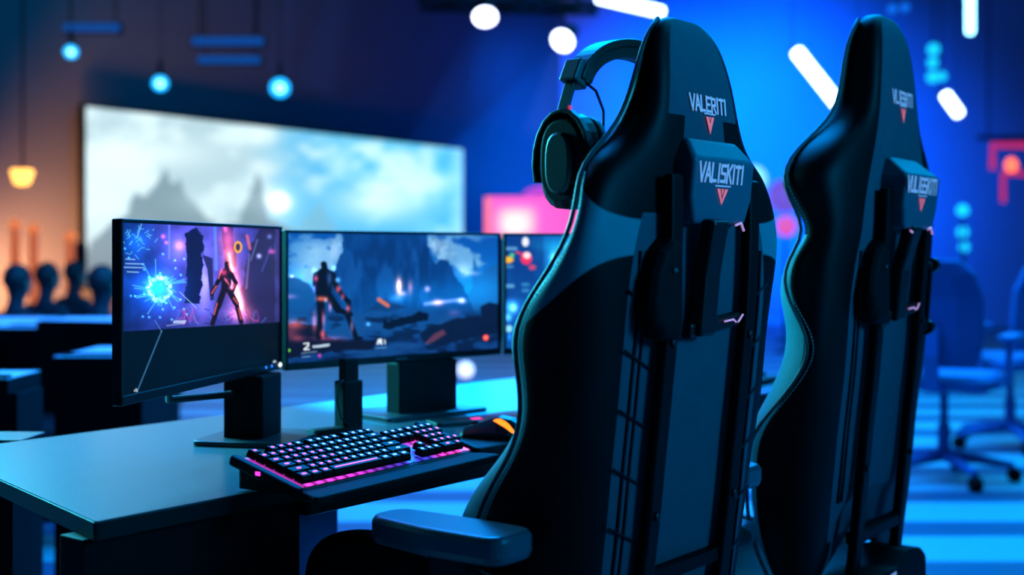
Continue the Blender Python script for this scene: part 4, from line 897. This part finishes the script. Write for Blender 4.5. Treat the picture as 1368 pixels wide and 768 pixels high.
# ------------------------------------------------------------------ audience tables, chairs and people on the left
def table(c, rz, L, Wd, label, h=.75, panel=True):
    o = empty('audience_table', (c[0], c[1], 0), rz, label, 'table', 'audience tables on the left')
    MB().box((0, 0, h-.02), (L, Wd, .036)).build('core_board', 'table_dark', o)
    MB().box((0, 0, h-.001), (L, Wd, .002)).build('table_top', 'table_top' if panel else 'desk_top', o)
    if panel: MB().box((0, -Wd*.38, (h-.04)*.55+.1), (L*.94, .03, (h-.04)*.75)).build('modesty_panel', 'table_dark', o)
    for s in (-1, 1): MB().box((s*L*(.45 if panel else .3), 0, (h-.04)/2), (.05 if panel else .03, Wd*.8, h-.04)).build('leg', 'table_dark', o)
    return o
def tp(u, v, h=.75): return on_plane(u, v, h)
q0, q1 = tp(-60, 430), tp(37, 430); table(((q0.x+q1.x)/2, q0.y), 0, (q1-q0).length, .85, 'long dark table cut by the left edge, before the seated crowd')
q0, q1 = tp(47, 430), tp(215, 430); table(((q0.x+q1.x)/2, q0.y), 0, (q1-q0).length, .85, 'long dark table before the crowd, ending behind the left monitor')
q0, q1 = tp(103, 469), tp(205, 469); table(((q0.x+q1.x)/2, q0.y), 0, (q1-q0).length, .42, 'short dark table close behind the left monitor edge')
q0, q1 = tp(-70, 500), tp(33, 500); table(((q0.x+q1.x)/2, q0.y), 0, (q1-q0).length, .22, 'narrow dark table at the left edge, nearer than the long ones')
q0, q1 = tp(-90, 584), tp(40, 584); table(((q0.x+q1.x)/2, q0.y+.02), -.05, (q1-q0).length, .10, 'narrow shelf table right behind the desk at the left edge', panel=False)

def office_chair(c, rz, label, m, ml, group, seat_h=.48, top=1.03, arms=True):
    o = empty('office_chair', (c[0], c[1], 0), rz, label, 'chair', group)
    MB().loft([[(x*k, .04+y*k, z) for x, y in rounded([(-.24, -.24), (.24, -.24), (.23, .24), (-.23, .24)], .08, 4)] for k, z in ((.9, seat_h-.05), (1, seat_h-.03), (1, seat_h), (.9, seat_h+.02))]).build('seat', m, o)
    rg = []
    for z, w, y in ((seat_h+.06, .18, -.22), (seat_h+.2, .215, -.235), (seat_h+.38, .22, -.26), (top-.06, .19, -.30), (top, .13, -.32)):
        rg.append([(-w, y+.03, z), (-w*.5, y, z), (w*.5, y, z), (w, y+.03, z), (w, y+.065, z), (w*.5, y+.045, z), (-w*.5, y+.045, z), (-w, y+.065, z)])
    MB().loft(rg).build('backrest', m, o, bevel=.01)
    MB().strip([(0, -.10, seat_h-.05), (0, -.24, seat_h-.04), (0, -.275, seat_h+.12), (0, -.27, seat_h+.25)], .07, .025, (1, 0, 0)).build('back_support', ml, o)
    if arms:
        for s in (-1, 1):
            MB().strip([(s*.2, -.02, seat_h-.04), (s*.29, -.03, seat_h-.02), (s*.295, -.03, seat_h+.18)], .05, .025, (0, 1, 0)).build('arm_post', ml, o); MB().box((s*.295, .02, seat_h+.195), (.08, .25, .03)).build('armrest', ml, o, bevel=.01)
    MB().lathe([(.03, .09), (.03, .26), (.02, .26), (.02, seat_h-.05)], n=12).build('gas_lift', m, o)
    for i in range(5):
        a = 2*PI*i/5+.35; dx, dy = math.cos(a), math.sin(a)
        lg = MB().tube([(0, 0, .115), (dx*.16, dy*.16, .1), (dx*.31, dy*.31, .075)], [.03, .024, .017], 8).build('base_leg', m, o)
        MB().lathe([(.012, -.024), (.032, -.022), (.034, 0), (.032, .022), (.012, .024)], lambda x, y, z: (dx*.31-dy*z+dx*x, dy*.31+dx*z+dy*x, .034+y), 14).build('caster', 'matte_black', lg)
    return o
rc = on_plane(1252, 652, 0)
oc = office_chair((2.02, 5.95), -.55, 'blurred dark blue office chair at the right, the nearer one', 'chair_bg', 'chair_bg_light', 'blurred office chairs on the right')
oc2 = copy_tree(oc); oc2.location = (2.72, 6.95, 0); oc2.rotation_euler = (0, 0, .5); oc2['label'] = 'blurred office chair cut by the right edge, the farther one'
for i, (u, d, rz, lb) in enumerate(((75, 4.75, 2.9, 'low dark stool chair by the short table, left of the left monitor')  ,)):
    q = P(u, 335, d); office_chair((q.x, q.y), rz, lb, 'table_dark', 'table_dark', None, .42, .66, False)

def person(label, loc, rz, hair_m='hair'):
    o = empty('person', loc, rz, label, 'person', 'audience seated before the projection screen')
    J = {'pelvis': (0, 0, .17, .135), 'waist': (0, -.01, .32, .125), 'chest': (0, -.02, .50, .15), 'neck0': (0, -.015, .62, .062), 'neck1': (0, 0, .69, .05), 'head0': (0, .015, .75, .078), 'head1': (0, .012, .82, .085), 'head2': (0, .005, .885, .06)}
    ed = [('pelvis', 'waist'), ('waist', 'chest'), ('chest', 'neck0'), ('neck0', 'neck1'), ('neck1', 'head0'), ('head0', 'head1'), ('head1', 'head2')]
    for s, k in ((-1, 'l'), (1, 'r')):
        J.update({k+'sh': (s*.17, -.015, .565, .065), k+'el': (s*.235, .06, .35, .045), k+'wr': (s*.13, .26, .25, .032), k+'ha': (s*.10, .33, .245, .03), k+'hip': (s*.10, .06, .16, .095), k+'kn': (s*.15, .43, .24, .062), k+'an': (s*.14, .50, .06, .042), k+'to': (s*.15, .62, .035, .038)})
        ed += [('chest', k+'sh'), (k+'sh', k+'el'), (k+'el', k+'wr'), (k+'wr', k+'ha'), ('pelvis', k+'hip'), (k+'hip', k+'kn'), (k+'kn', k+'an'), (k+'an', k+'to')]
    me = bpy.data.meshes.new('body'); nm = list(J); me.from_pydata([J[k][:3] for k in nm], [(nm.index(a), nm.index(b_)) for a, b_ in ed], [])
    b_ = bpy.data.objects.new('body', me); COL.objects.link(b_); b_.parent = o; me.materials.append(M['cloth_dark'])
    sk = b_.modifiers.new('skin', 'SKIN'); sk.use_smooth_shade = True; b_.modifiers.new('s', 'SUBSURF').levels = 1; b_.modifiers['s'].render_levels = 1
    for i, k in enumerate(nm): me.skin_vertices[0].data[i].radius = (J[k][3], J[k][3])
    me.skin_vertices[0].data[0].use_root = True
    f = MB(); f.ball((0, .03, .80), .088, (.86, .95, 1.2), 16, 10); f.ball((0, .122, .795), .016, (.8, 1, 1.3), 8, 6)
    for s in (-1, 1): f.ball((s*.08, .015, .80), .02, (.5, 1, 1.4), 8, 6)
    f.build('face', 'skin', b_, smooth=True)
    f = MB()
    for s in (-1, 1): f.ball((s*.032, .108, .82), .01, n=8, m=6)
    f.box((0, .112, .752), (.04, .008, .008)); f.build('eyes_and_mouth', 'hair', b_)
    MB().ball((0, .005, .835), .1, (.9, 1, 1.02), 16, 10).build('hair', hair_m, b_, smooth=True)
    MB().lathe([(.16, -.0), (.17, .02), (.17, .10), (.16, .12)], lambda x, y, z: (x, y, z-.05), 16).build('stool_cushion', 'table_dark', o)
    return o
p0 = None
for i, (u, d, rz, dz, lb) in enumerate(((22, 8.6, -.35, .0, 'dark seated person at the far left, head above the table'), (62, 9.9, -.5, -.0, 'seated person second from the left behind the tables'), (99, 11.3, -.6, -.0, 'seated person third from the left, before the light columns'), (136, 8.0, -.4, -.0, 'seated person just left of the left monitor'))):
    q = P(u, 335, d)
    if p0 is None: p0 = person(lb, (q.x, q.y, .05), rz); o = p0
    else: o = copy_tree(p0); o.location = (q.x, q.y, .05); o.rotation_euler = (0, 0, rz); o['label'] = lb

# ------------------------------------------------------------------ light beams in the haze
def beam_mat(name, col, s):
    m = bpy.data.materials.new(name); m.use_nodes = True; nt = m.node_tree; nt.nodes.clear(); out = nt.nodes.new('ShaderNodeOutputMaterial'); e = nt.nodes.new('ShaderNodeEmission'); e.inputs['Color'].default_value = (*col, 1); e.inputs['Strength'].default_value = s
    nt.links.new(e.outputs[0], out.inputs['Volume']); M[name] = m
beam_mat('beam_blue', rgb(20, 110, 255), .10); beam_mat('beam_violet', rgb(90, 130, 255), .22); beam_mat('beam_wide', rgb(0, 105, 255), .16); beam_mat('beam_teal', rgb(10, 90, 190), .08)
def beam(p0, p1, r0, r1, m, label):
    p0, p1 = Vector(p0), Vector(p1); o = MB().tube([(0, 0, 0), p1-p0], [r0, r1], 20).build('light_beam', m); o.location = p0; tag(o, label, 'light beam', kind='stuff'); return o
beam(P(752, 60, 9.95), P(722, 180, 9.6), .075, .15, 'beam_violet', 'short pale beam falling from the white spotlight beside the headrest')
beam(P(647, 30, 9.95), P(585, 215, 9.6), .08, .30, 'beam_blue', 'blue beam falling left from the top centre spotlight')
beam(P(760, 66, 10.1), P(640, 330, 11.5), .1, .95, 'beam_wide', 'broad blue beam spreading down behind the headset')
beam(P(384, -40, 11.6), P(372, 100, 11.6), .10, .16, 'beam_teal', 'faint blue beam above the projection screen')
beam(P(462, -40, 11.4), P(420, 120, 11.3), .10, .2, 'beam_teal', 'faint blue beam right of the brightest cyan spotlight')

# ------------------------------------------------------------------ lamps
def area(name, loc, tgt, sx, sy, col, power, spread=None):
    l = bpy.data.lights.new(name, 'AREA'); l.shape = 'RECTANGLE'; l.size = sx; l.size_y = sy; l.color = col; l.energy = power
    if spread: l.spread = spread
    o = bpy.data.objects.new(name, l); COL.objects.link(o); o.location = loc; o.rotation_euler = (Vector(tgt)-Vector(loc)).to_track_quat('-Z', 'Y').to_euler(); return o
def spot(name, loc, tgt, ang, col, power, blend=.6, r=.1):
    l = bpy.data.lights.new(name, 'SPOT'); l.spot_size = math.radians(ang); l.spot_blend = blend; l.color = col; l.energy = power; l.shadow_soft_size = r
    o = bpy.data.objects.new(name, l); COL.objects.link(o); o.location = loc; o.rotation_euler = (Vector(tgt)-Vector(loc)).to_track_quat('-Z', 'Y').to_euler(); return o
TEAL = (.22, .78, .85); BLUE = (.0, .22, 1.0); CYAN = (.0, .42, 1.0)
area('screen_side_key', (-2.6, 3.95, 1.9), (.25, 1.8, 1.0), 1.4, 1.0, (.03, .60, .72), 36, 1.0)
area('chair_back_fill', (3.2, .5, 2.1), (.4, 1.85, 1.35), 1.2, .8, (.0, .30, .72), 15, .8)
area('floor_wash_right', (2.2, 7.2, 4.6), (2.0, 6.6, 0), 5, 6, CYAN, 980)
area('floor_wash_mid', (.2, 6.0, 4.2), (-.4, 5.0, 0), 3, 2.5, (0, .24, 1.0), 640)
area('floor_wash_left', (-2.6, 6.0, 4.3), (-2.2, 5.4, 0), 3, 3, (.05, .2, 1.0), 230)
area('desk_key', (-1.7, 3.3, 2.0), (-.55, 1.95, .75), .7, .7, (.05, .62, .9), 24, 1.0)  # added unseen area light that lifts the teal on the desk's left part
area('far_wall_wash', hall(16.2, -9.0, 5.2), hall(19.5, -9.2, 2.4), 3.6, 1.0, (0, .15, 1.0), 900, 1.7)
area('far_wall_wash_low', hall(17.0, -8.0, .4), hall(19.5, -8.0, 2.2), 4, .6, (.0, .16, 1.0), 200, 1.8)
area('left_wall_wash', hall(8, -9.0, 5.2), hall(10, -11.9, 3.2), 8, 1.0, (.0, .40, .75), 150)
spot('desk_rear_added_spot', (-.9, 4.4, 3.4), (-.14, 2.88, .75), 15, (0, .34, 1.0), 21000, .7, .03)  # added unseen spot that brightens the desk behind the monitors
q = P(50, 330, 12.6); area('amber_wash', (q.x-.1, q.y-.4, .25), (q.x-.4, q.y+1.4, 1.0), 1.6, .3, (1.0, .28, .09), 270, 1.5)
w = bpy.data.worlds.new('hall_air'); bpy.context.scene.world = w; w.use_nodes = True; w.node_tree.nodes['Background'].inputs[0].default_value = (.0, .01, .03, 1); w.node_tree.nodes['Background'].inputs[1].default_value = .2

# ------------------------------------------------------------------ camera
cam = bpy.data.cameras.new('camera'); co = bpy.data.objects.new('camera', cam); COL.objects.link(co)
co.location = (0, 0, H); co.rotation_euler = (PI/2, 0, 0); cam.sensor_width = 36; cam.lens = F/1368*36; cam.shift_y = -(384-HZ)/1368
cam.dof.use_dof = True; cam.dof.focus_distance = 1.78; cam.dof.aperture_fstop = 2.7; cam.clip_start = .05
sc = bpy.context.scene; sc.camera = co
sc.view_settings.view_transform = 'Standard'; sc.view_settings.look = 'None'
sc.cycles.use_denoising = True; sc.cycles.max_bounces = 6; sc.cycles.diffuse_bounces = 3; sc.cycles.sample_clamp_indirect = 4
